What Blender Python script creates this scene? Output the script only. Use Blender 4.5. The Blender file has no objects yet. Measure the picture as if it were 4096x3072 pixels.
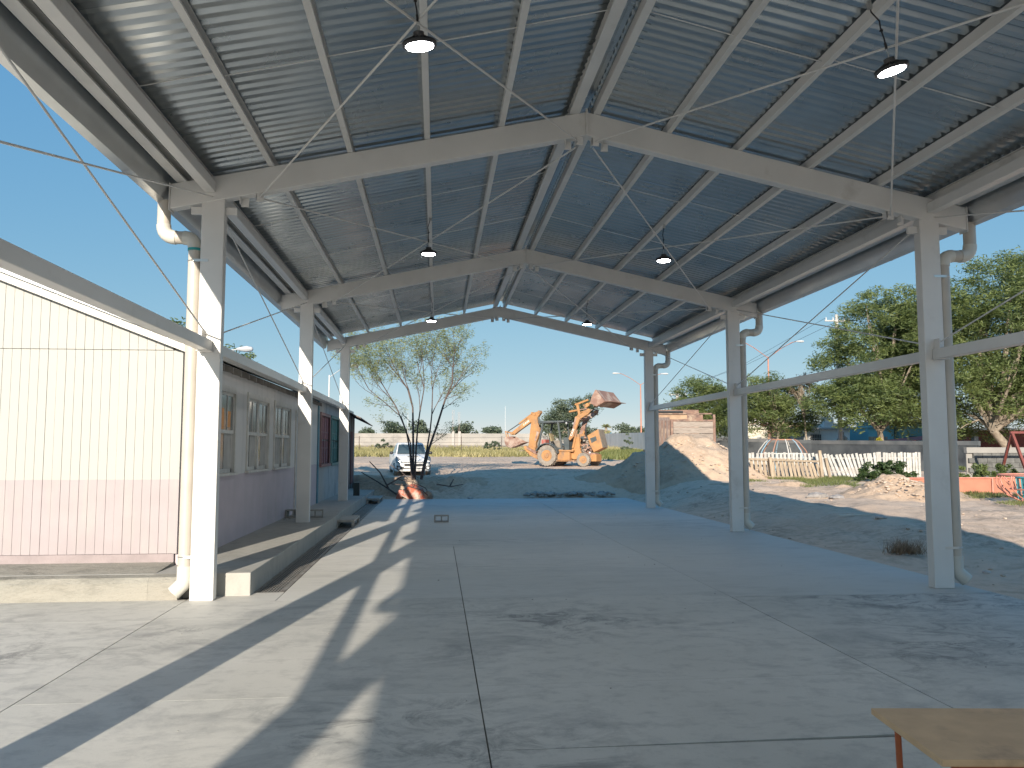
import bpy, bmesh, math, random
import numpy as np
from mathutils import Vector, Matrix, noise
R = math.radians
PI = math.pi
random.seed(7); rng = np.random.default_rng(7)
scene = bpy.context.scene
COL = scene.collection

# ------------------------------------------------------------ camera, sky, sun, exposure
cam_d = bpy.data.cameras.new('camera'); cam = bpy.data.objects.new('camera', cam_d); COL.objects.link(cam)
scene.camera = cam
cam_d.sensor_width = 36.0; cam_d.lens = 28.0
cam_d.clip_start = 0.05; cam_d.clip_end = 3000
cam.location = (0, 0, 1.95)
cam.rotation_euler = (R(90) + 0.0818, 0, -0.0938)
SUN_EL = R(17.7); SUN_AZ = R(180 + 11.4)          # sun low behind the camera, a little to the left
world = bpy.data.worlds.new('World'); scene.world = world; world.use_nodes = True
nt = world.node_tree
sky = nt.nodes.new('ShaderNodeTexSky'); sky.sky_type = 'NISHITA'; sky.sun_disc = False
sky.sun_elevation = SUN_EL; sky.sun_rotation = SUN_AZ
sky.altitude = 0; sky.air_density = 0.6; sky.dust_density = 0.0; sky.ozone_density = 3.0
bg = nt.nodes['Background']; bg.inputs[1].default_value = 0.10
# the sky's brightness range is softened channel by channel by a tone curve fitted to the wanted sky colours
sep = nt.nodes.new('ShaderNodeSeparateColor'); nt.links.new(sky.outputs[0], sep.inputs[0]); comb = nt.nodes.new('ShaderNodeCombineColor')
for i, (pw, k) in enumerate(((.72, 4.8), (.40, 4.05), (.16, 3.92))):
    a = nt.nodes.new('ShaderNodeMath'); a.operation = 'MULTIPLY'; a.inputs[1].default_value = 0.1; nt.links.new(sep.outputs[i], a.inputs[0])
    p_ = nt.nodes.new('ShaderNodeMath'); p_.operation = 'POWER'; p_.inputs[1].default_value = pw; nt.links.new(a.outputs[0], p_.inputs[0])
    q_ = nt.nodes.new('ShaderNodeMath'); q_.operation = 'MULTIPLY'; q_.inputs[1].default_value = k; nt.links.new(p_.outputs[0], q_.inputs[0])
    nt.links.new(q_.outputs[0], comb.inputs[i])
nt.links.new(comb.outputs[0], bg.inputs[0])
sun_d = bpy.data.lights.new('sun', 'SUN'); sun = bpy.data.objects.new('sun', sun_d); COL.objects.link(sun)
sun_d.energy = 4.0; sun_d.angle = R(0.55); sun_d.color = (1.0, 0.90, 0.77)
sd = Vector((math.sin(SUN_AZ) * math.cos(SUN_EL), math.cos(SUN_AZ) * math.cos(SUN_EL), math.sin(SUN_EL)))
sun.rotation_euler = sd.to_track_quat('Z', 'Y').to_euler()
scene.view_settings.view_transform = 'Standard'; scene.view_settings.look = 'None'
scene.view_settings.gamma = 1.0; scene.view_settings.exposure = 0.95
scene.view_settings.use_curve_mapping = False

# ------------------------------------------------------------ materials
def mat(name, c1, c2=None, scale=3.0, rough=0.6, metal=0.0, detail=5.0, bump=0.0, bscale=None, c3=None, s3=0.6,
        rng3=(0.5, 0.65), stretch=None, spec=0.5, roughvar=0.0, obj=False, lo=0.35, hi=0.65, rand=0.0, trans=0.0):
    m = bpy.data.materials.new(name); m.use_nodes = True
    n = m.node_tree.nodes; l = m.node_tree.links
    b = n['Principled BSDF']; b.inputs['Roughness'].default_value = rough; b.inputs['Metallic'].default_value = metal
    b.inputs['Specular IOR Level'].default_value = spec
    b.inputs['Base Color'].default_value = (*c1, 1)
    m.diffuse_color = (*c1, 1)
    if c2 is None and bump == 0 and rand == 0: return m
    if obj:
        vec = n.new('ShaderNodeTexCoord').outputs['Object']
    else:
        vec = n.new('ShaderNodeNewGeometry').outputs['Position']
    if stretch:
        mp = n.new('ShaderNodeMapping'); mp.inputs['Scale'].default_value = stretch
        l.new(vec, mp.inputs['Vector']); vec = mp.outputs[0]
    out = None
    if c2 is not None:
        t = n.new('ShaderNodeTexNoise'); t.inputs['Scale'].default_value = scale; t.inputs['Detail'].default_value = detail
        l.new(vec, t.inputs['Vector'])
        mr = n.new('ShaderNodeMapRange'); mr.inputs[1].default_value = lo; mr.inputs[2].default_value = hi
        l.new(t.outputs['Fac'], mr.inputs[0])
        mx = n.new('ShaderNodeMix'); mx.data_type = 'RGBA'; mx.inputs[6].default_value = (*c1, 1); mx.inputs[7].default_value = (*c2, 1)
        l.new(mr.outputs[0], mx.inputs[0]); out = mx.outputs[2]
        if roughvar:
            rr = n.new('ShaderNodeMapRange'); rr.inputs[1].default_value = lo; rr.inputs[2].default_value = hi
            rr.inputs[3].default_value = rough - roughvar; rr.inputs[4].default_value = rough + roughvar
            l.new(t.outputs['Fac'], rr.inputs[0]); l.new(rr.outputs[0], b.inputs['Roughness'])
        if c3 is not None:
            t3 = n.new('ShaderNodeTexNoise'); t3.inputs['Scale'].default_value = s3; t3.inputs['Detail'].default_value = 6
            t3.inputs['Roughness'].default_value = 0.62
            l.new(vec, t3.inputs['Vector'])
            m3 = n.new('ShaderNodeMapRange'); m3.inputs[1].default_value = rng3[0]; m3.inputs[2].default_value = rng3[1]
            l.new(t3.outputs['Fac'], m3.inputs[0])
            mx3 = n.new('ShaderNodeMix'); mx3.data_type = 'RGBA'; mx3.inputs[7].default_value = (*c3, 1)
            l.new(m3.outputs[0], mx3.inputs[0]); l.new(out, mx3.inputs[6]); out = mx3.outputs[2]
    if rand:
        oi = n.new('ShaderNodeObjectInfo'); hv = n.new('ShaderNodeHueSaturation')
        mr2 = n.new('ShaderNodeMapRange'); mr2.inputs[3].default_value = 1 - rand; mr2.inputs[4].default_value = 1 + rand
        l.new(oi.outputs['Random'], mr2.inputs[0]); l.new(mr2.outputs[0], hv.inputs['Value'])
        if out is not None: l.new(out, hv.inputs['Color'])
        else: hv.inputs['Color'].default_value = (*c1, 1)
        out = hv.outputs[0]
    if out is not None: l.new(out, b.inputs['Base Color'])
    if bump:
        tb = n.new('ShaderNodeTexNoise'); tb.inputs['Scale'].default_value = bscale or scale * 4; tb.inputs['Detail'].default_value = 6
        l.new(vec, tb.inputs['Vector'])
        bp = n.new('ShaderNodeBump'); bp.inputs['Strength'].default_value = bump; bp.inputs['Distance'].default_value = 0.02
        l.new(tb.outputs['Fac'], bp.inputs['Height']); l.new(bp.outputs[0], b.inputs['Normal'])
    return m

def paint_split(name, low, high, zsplit, rough=0.6, dirt=(0.3, 0.3, 0.28)):
    """two paints, one above the other, on one wall, with faint dirt"""
    m = mat(name, low, tuple(c * 0.93 for c in low), 2.5, rough, bump=0.08, bscale=30, c3=None)
    n = m.node_tree.nodes; l = m.node_tree.links; b = n['Principled BSDF']
    g = n.new('ShaderNodeNewGeometry'); sp = n.new('ShaderNodeSeparateXYZ'); l.new(g.outputs['Position'], sp.inputs[0])
    nz = n.new('ShaderNodeTexNoise'); nz.inputs['Scale'].default_value = 2.0
    l.new(g.outputs['Position'], nz.inputs['Vector'])
    ad = n.new('ShaderNodeMath'); ad.operation = 'MULTIPLY_ADD'; ad.inputs[1].default_value = 0.02; l.new(nz.outputs['Fac'], ad.inputs[0]); l.new(sp.outputs[2], ad.inputs[2])
    gt = n.new('ShaderNodeMath'); gt.operation = 'GREATER_THAN'; gt.inputs[1].default_value = zsplit + 0.01
    l.new(ad.outputs[0], gt.inputs[0])
    mx = n.new('ShaderNodeMix'); mx.data_type = 'RGBA'
    mx.inputs[7].default_value = (*high, 1)
    old = b.inputs['Base Color'].links[0].from_socket
    l.new(gt.outputs[0], mx.inputs[0]); l.new(old, mx.inputs[6])
    # grime
    t = n.new('ShaderNodeTexNoise'); t.inputs['Scale'].default_value = 1.3; t.inputs['Detail'].default_value = 8
    mp = n.new('ShaderNodeMapping'); mp.inputs['Scale'].default_value = (3, 3, 0.7); l.new(g.outputs['Position'], mp.inputs[0]); l.new(mp.outputs[0], t.inputs['Vector'])
    mr = n.new('ShaderNodeMapRange'); mr.inputs[1].default_value = 0.5; mr.inputs[2].default_value = 0.85; mr.inputs[4].default_value = 0.55
    l.new(t.outputs['Fac'], mr.inputs[0])
    m2 = n.new('ShaderNodeMix'); m2.data_type = 'RGBA'; m2.inputs[7].default_value = (*dirt, 1)
    l.new(mr.outputs[0], m2.inputs[0]); l.new(mx.outputs[2], m2.inputs[6]); l.new(m2.outputs[2], b.inputs['Base Color'])
    return m

def leafmat(name, dark, light, trans=0.35):
    m = bpy.data.materials.new(name); m.use_nodes = True
    n = m.node_tree.nodes; l = m.node_tree.links
    b = n['Principled BSDF']; b.inputs['Roughness'].default_value = 0.55
    at = n.new('ShaderNodeAttribute'); at.attribute_name = 'tint'
    mx = n.new('ShaderNodeMix'); mx.data_type = 'RGBA'; mx.inputs[6].default_value = (*dark, 1); mx.inputs[7].default_value = (*light, 1)
    l.new(at.outputs['Fac'], mx.inputs[0]); l.new(mx.outputs[2], b.inputs['Base Color'])
    tr = n.new('ShaderNodeBsdfTranslucent'); l.new(mx.outputs[2], tr.inputs['Color'])
    ms = n.new('ShaderNodeMixShader'); ms.inputs[0].default_value = trans
    l.new(b.outputs[0], ms.inputs[1]); l.new(tr.outputs[0], ms.inputs[2]); l.new(ms.outputs[0], n['Material Output'].inputs['Surface'])
    return m

M = {}
M['white_steel'] = mat('white_steel', (0.70, 0.69, 0.66), (0.65, 0.64, 0.61), 1.6, 0.38, bump=0.03, bscale=60, c3=(0.52, 0.50, 0.46), s3=2.2, rng3=(.60, .85))
M['pipe'] = mat('pvc_pipe', (0.52, 0.475, 0.405), (0.46, 0.42, 0.365), 2.5, 0.42)
M['pipe_fit'] = mat('pvc_fitting', (0.60, 0.585, 0.52), (0.54, 0.52, 0.46), 3, 0.4)
M['teal_glue'] = mat('teal_glue', (0.02, 0.28, 0.28))
M['galv'] = mat('galvanised_sheet', (0.49, 0.53, 0.55), (0.43, 0.47, 0.495), 2.0, 0.25, 1.0, 3, roughvar=0.03, rand=0.12)
M['galv_gutter'] = mat('galvanised_gutter', (0.66, 0.69, 0.71), (0.60, 0.63, 0.65), 2.0, 0.33, 1.0, 3, roughvar=0.04)
M['strap'] = mat('steel_strap', (0.6, 0.6, 0.58), rough=0.35, metal=1)
M['dark_metal'] = mat('dark_metal', (0.06, 0.062, 0.066), (0.09, 0.09, 0.09), 6, 0.45, 0.3)
M['cord'] = mat('black_cord', (0.02, 0.02, 0.02), rough=0.6)

def concrete(name, base, dark, light, rough=0.78, stretch=(1, 1, 1), amt=1.0, stain=0.0, bdist=0.006):
    m = bpy.data.materials.new(name); m.use_nodes = True
    n = m.node_tree.nodes; l = m.node_tree.links; b = n['Principled BSDF']; b.inputs['Roughness'].default_value = rough
    b.inputs['Specular IOR Level'].default_value = 0.35
    pos = n.new('ShaderNodeNewGeometry').outputs['Position']
    mp = n.new('ShaderNodeMapping'); mp.inputs['Scale'].default_value = stretch; l.new(pos, mp.inputs[0]); pos = mp.outputs[0]
    oi = n.new('ShaderNodeObjectInfo')
    def noi(s, d, r=0.6, dist=0.0):
        t = n.new('ShaderNodeTexNoise'); t.inputs['Scale'].default_value = s; t.inputs['Detail'].default_value = d
        t.inputs['Roughness'].default_value = r; t.inputs['Distortion'].default_value = dist
        l.new(pos, t.inputs['Vector']); return t.outputs['Fac']
    def ramp(f, a, c, o0=0.0, o1=1.0):
        mr = n.new('ShaderNodeMapRange'); mr.inputs[1].default_value = a; mr.inputs[2].default_value = c
        mr.inputs[3].default_value = o0; mr.inputs[4].default_value = o1; l.new(f, mr.inputs[0]); return mr.outputs[0]
    def mix(f, a, c):
        x = n.new('ShaderNodeMix'); x.data_type = 'RGBA'; l.new(f, x.inputs[0])
        if isinstance(a, tuple): x.inputs[6].default_value = (*a, 1)
        else: l.new(a, x.inputs[6])
        x.inputs[7].default_value = (*c, 1); return x.outputs[2]
    c = mix(ramp(noi(0.45, 6), 0.35, 0.68, 0, 0.75 * amt), base, light)
    c = mix(ramp(noi(0.9, 9, 0.68, 0.6), 0.52, 0.74, 0, 0.75 * amt), c, dark)
    c = mix(ramp(noi(5.0, 8, 0.7), 0.5, 0.8, 0, 0.45 * amt), c, tuple(v * 0.75 for v in dark))
    c = mix(ramp(noi(55, 3, 0.6), 0.62, 0.75, 0, 0.35), c, tuple(v * 0.6 for v in dark))
    if stain:   # smudges: patches in which fine dark marks gather
        mk = n.new('ShaderNodeMath'); mk.operation = 'MULTIPLY'
        l.new(ramp(noi(0.28, 3, 0.5), 0.47, 0.60, 0, 1), mk.inputs[0]); l.new(ramp(noi(2.6, 12, 0.78, 1.2), 0.47, 0.60, 0, stain), mk.inputs[1])
        c = mix(mk.outputs[0], c, tuple(v * 0.62 for v in dark))
        c = mix(ramp(noi(1.7, 12, 0.8, 2.0), 0.60, 0.70, 0, stain * .5), c, tuple(v * 1.12 for v in light))
    hv = n.new('ShaderNodeHueSaturation'); l.new(ramp(oi.outputs['Random'], 0, 1, 0.95, 1.05), hv.inputs['Value']); l.new(c, hv.inputs['Color'])
    l.new(hv.outputs[0], b.inputs['Base Color'])
    bp = n.new('ShaderNodeBump'); bp.inputs['Strength'].default_value = 0.35 if bdist < .01 else .8; bp.inputs['Distance'].default_value = bdist
    l.new(noi(22, 7, 0.65), bp.inputs['Height']); l.new(bp.outputs[0], b.inputs['Normal'])
    return m
M['slab'] = concrete('slab_concrete', (0.49, 0.478, 0.435), (0.29, 0.29, 0.28), (0.58, 0.56, 0.51), 0.62, (0.8, 1.1, 1.0), 1.35, 0.85)
M['slab_new'] = concrete('slab_concrete_smooth', (0.52, 0.505, 0.46), (0.42, 0.415, 0.39), (0.58, 0.565, 0.53), 0.6, (0.35, 1.0, 1.0), 1.0, 0.5)
M['kerb'] = concrete('platform_concrete', (0.37, 0.36, 0.325), (0.26, 0.255, 0.235), (0.43, 0.42, 0.385), 0.8, (1, 1, 0.5), 1.2)
M['skirt'] = concrete('stained_foundation', (0.31, 0.30, 0.26), (0.21, 0.205, 0.175), (0.36, 0.33, 0.28), 0.9, (.6, 1, 1.5), 1.4, 0.9, 0.03)
M['block'] = concrete('block_concrete', (0.34, 0.33, 0.30), (0.22, 0.22, 0.20), (0.42, 0.40, 0.37), 0.9)
M['dirt'] = concrete('packed_dirt', (0.62, 0.46, 0.335), (0.36, 0.26, 0.185), (0.70, 0.54, 0.41), 0.95, (1, 1, 1), 1.25, 0.6, 0.03)
M['pile'] = concrete('heaped_dirt', (0.54, 0.39, 0.27), (0.35, 0.245, 0.165), (0.63, 0.475, 0.345), 0.95, (1, 1, 1), 1.2, 0.5, 0.04)
M['stone'] = mat('pale_stone', (0.58, 0.47, 0.37), (0.46, 0.36, 0.28), 2, 0.9)
M['farwall'] = mat('far_wall_concrete', (0.34, 0.32, 0.29), (0.28, 0.27, 0.25), 0.35, 0.9, c3=(0.23, 0.22, 0.205), s3=0.25, stretch=(1, 1, 2))

# ------------------------------------------------------------ mesh builder
class MB:
    def __init__(s): s.v = []; s.f = []
    def add(s, vs, fs):
        o = len(s.v); s.v += [tuple(v) for v in vs]; s.f += [tuple(i + o for i in f) for f in fs]; return s
    def box(s, x0, x1, y0, y1, z0, z1):
        return s.add([(x0, y0, z0), (x1, y0, z0), (x1, y1, z0), (x0, y1, z0), (x0, y0, z1), (x1, y0, z1), (x1, y1, z1), (x0, y1, z1)],
                     [(0, 3, 2, 1), (4, 5, 6, 7), (0, 1, 5, 4), (1, 2, 6, 5), (2, 3, 7, 6), (3, 0, 4, 7)])
    def hexa(s, p): # 8 points, bottom 4 ccw, top 4
        return s.add(p, [(0, 3, 2, 1), (4, 5, 6, 7), (0, 1, 5, 4), (1, 2, 6, 5), (2, 3, 7, 6), (3, 0, 4, 7)])
    def bar(s, p0, p1, w, h, up=(0, 0, 1)):
        p0 = Vector(p0); p1 = Vector(p1); d = (p1 - p0).normalized(); u = Vector(up)
        a = d.cross(u)
        if a.length < 1e-4: a = d.cross(Vector((1, 0, 0)))
        a.normalize(); b = a.cross(d).normalized()
        q = []
        for p in (p0, p1):
            q += [p - a * w / 2 - b * h / 2, p + a * w / 2 - b * h / 2, p + a * w / 2 + b * h / 2, p - a * w / 2 + b * h / 2]
        return s.add(q, [(0, 3, 2, 1), (4, 5, 6, 7), (0, 1, 5, 4), (1, 2, 6, 5), (2, 3, 7, 6), (3, 0, 4, 7)])
    def prism(s, poly, axis, a, b):
        n = len(poly)
        def P(u, w, t): return {'x': (t, u, w), 'y': (u, t, w), 'z': (u, w, t)}[axis]
        vs = [P(u, w, a) for u, w in poly] + [P(u, w, b) for u, w in poly]
        fs = [tuple(range(n)), tuple(range(2 * n - 1, n - 1, -1))] + [(i, i + n, (i + 1) % n + n, (i + 1) % n) for i in range(n)]
        return s.add(vs, fs)
    def sweep(s, pts, a, b, axis='y', closed=False): # open sheet profile
        n = len(pts)
        def P(u, w, t): return {'x': (t, u, w), 'y': (u, t, w)}[axis]
        return s.add([P(u, w, a) for u, w in pts] + [P(u, w, b) for u, w in pts], [(i, i + 1, i + 1 + n, i + n) for i in range(n - 1)])
    def tube(s, pts, rad, n=8, caps=True):
        pts = [Vector(p) for p in pts]
        if not hasattr(rad, '__len__'): rad = [rad] * len(pts)
        o = len(s.v); d = (pts[1] - pts[0]).normalized()
        a = d.cross(Vector((0, 0, 1)))
        if a.length < 0.05: a = d.cross(Vector((1, 0, 0)))
        a.normalize()
        vs = []
        for i, p in enumerate(pts):
            if 0 < i < len(pts) - 1: d = (pts[i + 1] - pts[i - 1]).normalized()
            elif i: d = (pts[i] - pts[i - 1]).normalized()
            a = (a - d * a.dot(d)); a.normalize(); b = d.cross(a)
            for k in range(n):
                t = 2 * PI * k / n; vs.append(p + (a * math.cos(t) + b * math.sin(t)) * rad[i])
        fs = [(i * n + k, i * n + (k + 1) % n, (i + 1) * n + (k + 1) % n, (i + 1) * n + k) for i in range(len(pts) - 1) for k in range(n)]
        if caps: fs += [tuple(range(n - 1, -1, -1)), tuple((len(pts) - 1) * n + k for k in range(n))]
        return s.add(vs, fs)
    def cyl(s, p0, p1, r0, r1=None, n=16): return s.tube([p0, p1], [r0, r0 if r1 is None else r1], n)
    def lathe(s, prof, c=(0, 0, 0), n=20, axis='z'): # prof list of (r, h)
        vs = []
        for r, h in prof:
            for k in range(n):
                t = 2 * PI * k / n; u, w = r * math.cos(t), r * math.sin(t)
                p = {'z': (u, w, h), 'y': (u, h, w), 'x': (h, u, w)}[axis]
                vs.append((c[0] + p[0], c[1] + p[1], c[2] + p[2]))
        m = len(prof)
        fs = [(i * n + k, i * n + (k + 1) % n, (i + 1) * n + (k + 1) % n, (i + 1) * n + k) for i in range(m - 1) for k in range(n)]
        fs += [tuple(range(n - 1, -1, -1)), tuple((m - 1) * n + k for k in range(n))]
        return s.add(vs, fs)
    def loft(s, rings, caps=True):
        n = len(rings[0]); vs = [p for r in rings for p in r]
        fs = [(i * n + k, i * n + (k + 1) % n, (i + 1) * n + (k + 1) % n, (i + 1) * n + k) for i in range(len(rings) - 1) for k in range(n)]
        if caps: fs += [tuple(range(n - 1, -1, -1)), tuple((len(rings) - 1) * n + k for k in range(n))]
        return s.add(vs, fs)
    def mesh(s, name, m, smooth=None):
        me = bpy.data.meshes.new(name); me.from_pydata(s.v, [], s.f); me.update()
        bm = bmesh.new(); bm.from_mesh(me); bmesh.ops.recalc_face_normals(bm, faces=bm.faces); bm.to_mesh(me); bm.free()
        if m is not None: me.materials.append(m if not isinstance(m, str) else M[m])
        if smooth is not None:
            me.shade_smooth(); me.set_sharp_from_angle(angle=R(smooth))
        return me
    def build(s, name, m, parent=None, loc=(0, 0, 0), off=None, smooth=None, bevel=0, kind=None):
        if off is not None: s.v = [(a - off[0], b - off[1], c - off[2]) for a, b, c in s.v]
        o = bpy.data.objects.new(name, s.mesh(name, m, smooth)); COL.objects.link(o); o.location = loc
        if parent is not None: o.parent = parent
        if bevel:
            bv = o.modifiers.new('bevel', 'BEVEL'); bv.width = bevel; bv.segments = 2; bv.limit_method = 'ANGLE'
        if kind: o['kind'] = kind
        return o
def tag(o, label, cat, group=None, kind=None):
    if label: o['label'] = label
    if cat: o['category'] = cat
    if group: o['group'] = group
    if kind: o['kind'] = kind
    return o
def thing(name, label, cat, loc=(0, 0, 0), rz=0.0, group=None, rot=None):
    o = bpy.data.objects.new(name, None); COL.objects.link(o); o.location = loc
    o.rotation_euler = rot or (0, 0, rz); o.empty_display_size = 0.2
    return tag(o, label, cat, group)
def dupo(o, parent=None, loc=None, rot=None):
    c = o.copy(); COL.objects.link(c)
    if parent is not None: c.parent = parent
    if loc is not None: c.location = loc
    if rot is not None: c.rotation_euler = rot
    return c
def dup_tree(root, loc, rz=None, label=None):
    r = dupo(root, None, loc)
    if rz is not None: r.rotation_euler = (0, 0, rz)
    if label: r['label'] = label
    for ch in list(root.children):
        c = dupo(ch, r)
        for g in list(ch.children): dupo(g, c)
    return r
def inst(me, name, parent, loc=(0, 0, 0), rot=(0, 0, 0), scale=None):
    o = bpy.data.objects.new(name, me); COL.objects.link(o); o.location = loc; o.rotation_euler = rot
    if parent is not None: o.parent = parent
    if scale: o.scale = scale
    return o
def fn(x, y, s=1.0, z=0.0): return noise.fractal(Vector((x * s, y * s, z)), 0.6, 2.1, 5)

# ------------------------------------------------------------ terrain
YP = [-400, -60, 10, 14, 16, 18, 24, 29, 35, 50, 150, 700]; ZP = [-.3, -.12, -.08, .03, .2, .32, .4, .62, .75, .96, 2.71, 2.9]
def ss(t): t = min(max(t, 0), 1); return t * t * (3 - 2 * t)
def zt(x, y):
    p = float(np.interp(y, YP, ZP)); s = ss((x - 7.62) / 3.0) if x > 7.6 else 0
    if y > 31.8: s = max(s, ss((y - 31.9) / 3.2))
    if x < -12: s = max(s, 1 if y > 12 else 0)
    if y > 36: p -= .23 * ss((3.5 - x) / 4) * math.exp(-((y - 41) / 5) ** 2) * ss((y - 36) / 3)
    return -.05 * (1 - s) + p * s
def axis_vals(fine, coarse): return sorted(set([round(v, 3) for v in list(fine) + list(coarse)]))
xs = axis_vals(np.concatenate([np.arange(-10, 24, .22), [7.5, 7.58, 7.64]]), [-700, -450, -250, -150, -100, -70, -50, -40, -32, -26, -21, -17, -13.5, -12, 26, 28, 30, 33, 36, 40, 45, 52, 60, 75, 90, 130, 180, 260, 450, 700])
ys = axis_vals(np.concatenate([np.arange(9, 56, .22), [31.75, 31.85, 34.9]]), [-400, -200, -100, -60, -40, -25, -15, -8, -2, 3, 6, 58, 60, 63, 66, 70, 75, 80, 86, 92, 100, 110, 120, 135, 150, 180, 230, 300, 450, 700])
gv = []
for y in ys:
    for x in xs:
        z = zt(x, y)
        under = (x <= 7.595 and x > -14.5 and y < 31.79) or (-14.5 < x < -2.4 and y < 36.5)
        if under: z = -0.45
        elif 7.6 < x < 40 and y > 8 or y > 31.8:
            if 8 < x < 14 and y < 30:
                for rx in (9.35, 11.0): z -= .05 * math.exp(-((x - rx - .35 * math.sin(y * .35)) / .2) ** 2)
            near = 1.0 if y < 60 else 0.6
            e = min(1, abs(x - 7.6) / 1.2) if y < 31.8 else min(1, (y - 31.8) / 1.0)
            z += (fn(x, y, 0.35) * 0.07 + fn(x, y, 1.6, 3) * 0.035) * near * e
            if 31.9 < y < 36 and -3 < x < 8: z += max(0, fn(x, y, 0.9, 9)) * 0.14 * ss((y - 31.9) / 1.0) * ss((36 - y) / 1.5)
            if 12.5 < y < 20 and x > 16: z += 0.0
        gv.append((x, y, z))
nx = len(xs)
gf = [(j * nx + i, j * nx + i + 1, (j + 1) * nx + i + 1, (j + 1) * nx + i) for j in range(len(ys) - 1) for i in range(nx - 1)]
gm = MB(); gm.v = gv; gm.f = gf
ground = gm.build('ground', 'dirt', smooth=80); ground['kind'] = 'structure'

# ------------------------------------------------------------ concrete floor in panels
floor = MB().box(-14, 7.585, -26, 31.78, -0.30, -0.014).build('concrete_floor', mat('joint_dirt', (0.10, 0.095, 0.08), rough=0.95)); floor['kind'] = 'structure'
def slab_panel(c, m):   # c: four corners ccw
    g = 0.0055; gy = 0.0014
    cx = sum(p[0] for p in c) / 4; cy = sum(p[1] for p in c) / 4
    q = [(p[0] + (g if p[0] < cx else -g), p[1] + (gy if p[1] < cy else -gy)) for p in c]
    b = MB().hexa([(x, y, -0.12) for x, y in q] + [(x, y, 0.0) for x, y in q])
    o = b.build('slab_panel', m, floor, off=(cx, cy, 0), loc=(cx, cy, 0)); o.rotation_euler = (0, 0, 0)
near_cols = [(-14, -8.4, [-26, -18, -11, -4.5, 1.6, 6.2, 10.6]), (-8.4, -3.22, [-26, -18, -11, -4.5, 1.6, 6.3, 9.62, 10.9]),
             (-3.22, 0.35, [-26, -18, -11, -4.5, 1.7, 6.6, 9.66, 10.72]), (0.35, 3.9, [-26, -18, -11, -4.5, 2.0, 5.33, 6.76, 10.66]),
             (3.9, 7.6, [-26, -18, -11, -4.5, 1.2, 5.2, 6.86, 10.42])]
for x0, x1, yl in near_cols:
    for a, b in zip(yl[:-1], yl[1:]):
        sk = 0.06 if a > 4 and x0 > 0 else 0.0
        slab_panel([(x0, a), (x1, a + sk), (x1, b + (sk if b < 10 else 0)), (x0, b)], 'slab')
slab_panel([(-2.06, 10.72), (0.35, 10.72), (0.35, 16.3), (-2.06, 16.3)], 'slab_new')
slab_panel([(0.35, 10.66), (3.9, 10.66), (3.8, 16.3), (0.35, 16.3)], 'slab_new')
slab_panel([(3.9, 10.43), (7.6, 10.43), (7.6, 16.3), (3.8, 16.3)], 'slab_new')
for a, b in ((16.3, 21.0), (21.0, 26.2), (26.2, 31.79)):
    slab_panel([(-2.06, a), (3.8, a), (3.8, b), (-2.06, b)], 'slab_new')
    slab_panel([(3.8, a), (7.6, a), (7.6, b), (3.8, b)], 'slab_new')
slab_panel([(-3.22, 10.72), (-2.06, 10.72), (-2.06, 11.34), (-3.22, 11.34)], 'slab_new')

# raised platform beside the school building, its drain
plat = thing('raised_platform', 'raised concrete walkway along the long wall of the cream and pink building', 'platform', (-3.1, 22, 0))
po = (-3.1, 22, 0)
MB().box(-14, -2.47, 11.12, 21.0, -0.3, 0.303).build('walkway', 'kerb', plat, off=po, bevel=0.012)
MB().box(-14, -2.52, 21.004, 34.7, -0.3, 0.303).build('walkway', 'kerb', plat, off=po, bevel=0.012)
MB().prism([(10.88, -.3), (10.885, .22), (10.94, .285), (11.30, .312), (11.92, .352), (11.92, -.3)], 'x', -14, -3.717).build('skirt', 'skirt', plat, off=po)
MB().prism([(10.88, -.3), (10.885, .22), (10.94, .285), (11.117, .305), (11.117, -.3)], 'x', -3.715, -3.34).build('skirt', 'skirt', plat, off=po)
drain = thing('floor_drain', 'long steel grated drain channel along the foot of the platform', 'drain', (-2.26, 21.2, 0))
do = (-2.26, 21.2, 0)
MB().box(-2.468, -2.065, 11.345, 31.2, -0.12, -0.10).build('channel', mat('channel_dark', (0.05, 0.05, 0.045), rough=0.9), drain, off=do)
MB().box(-2.12, -2.066, 11.345, 31.2, -0.10, 0.004).box(-2.468, -2.44, 11.345, 31.2, -0.10, 0.004).build('edge_angle', mat('drain_frame', (0.30, 0.29, 0.27), (0.18, 0.16, 0.14), 4, 0.6, 0.3), drain, off=do)
gb = MB()
for k in range(8): gb.box(-0.155 + k * 0.042, -0.155 + k * 0.042 + 0.017, -0.49, 0.49, -0.03, 0.0)
for k in range(9): gb.box(-0.155, 0.156, -0.49 + k * 0.12, -0.49 + k * 0.12 + 0.012, -0.028, -0.006)
gme = gb.mesh('grating', mat('grate_steel', (0.20, 0.205, 0.20), (0.27, 0.25, 0.23), 5, 0.5, 0.5))
for k in range(20): inst(gme, 'grating', drain, (-0.02, 11.85 + k * 0.992 - 21.2, -0.004))

def drain_cover(y0, y1, lab):
    t = thing('step_slab', lab, 'concrete step', (-2.28, (y0 + y1) / 2, 0), group='small concrete crossings over the drain')
    h = (y1 - y0) / 2
    MB().box(-0.235, 0.235, -h, h, 0.13, 0.185).build('top_slab', 'kerb', t, bevel=0.008)
    for sx in (-0.2, 0.2):
        for sy in (-h + 0.05, h - 0.05): MB().box(sx - 0.03, sx + 0.03, sy - 0.045, sy + 0.045, -0.004, 0.13).build('leg', 'block', t)
drain_cover(20.45, 21.9, 'low concrete step bridging the drain, nearer of the two')
drain_cover(29.3, 31.1, 'low concrete step bridging the drain at its far end')

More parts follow.
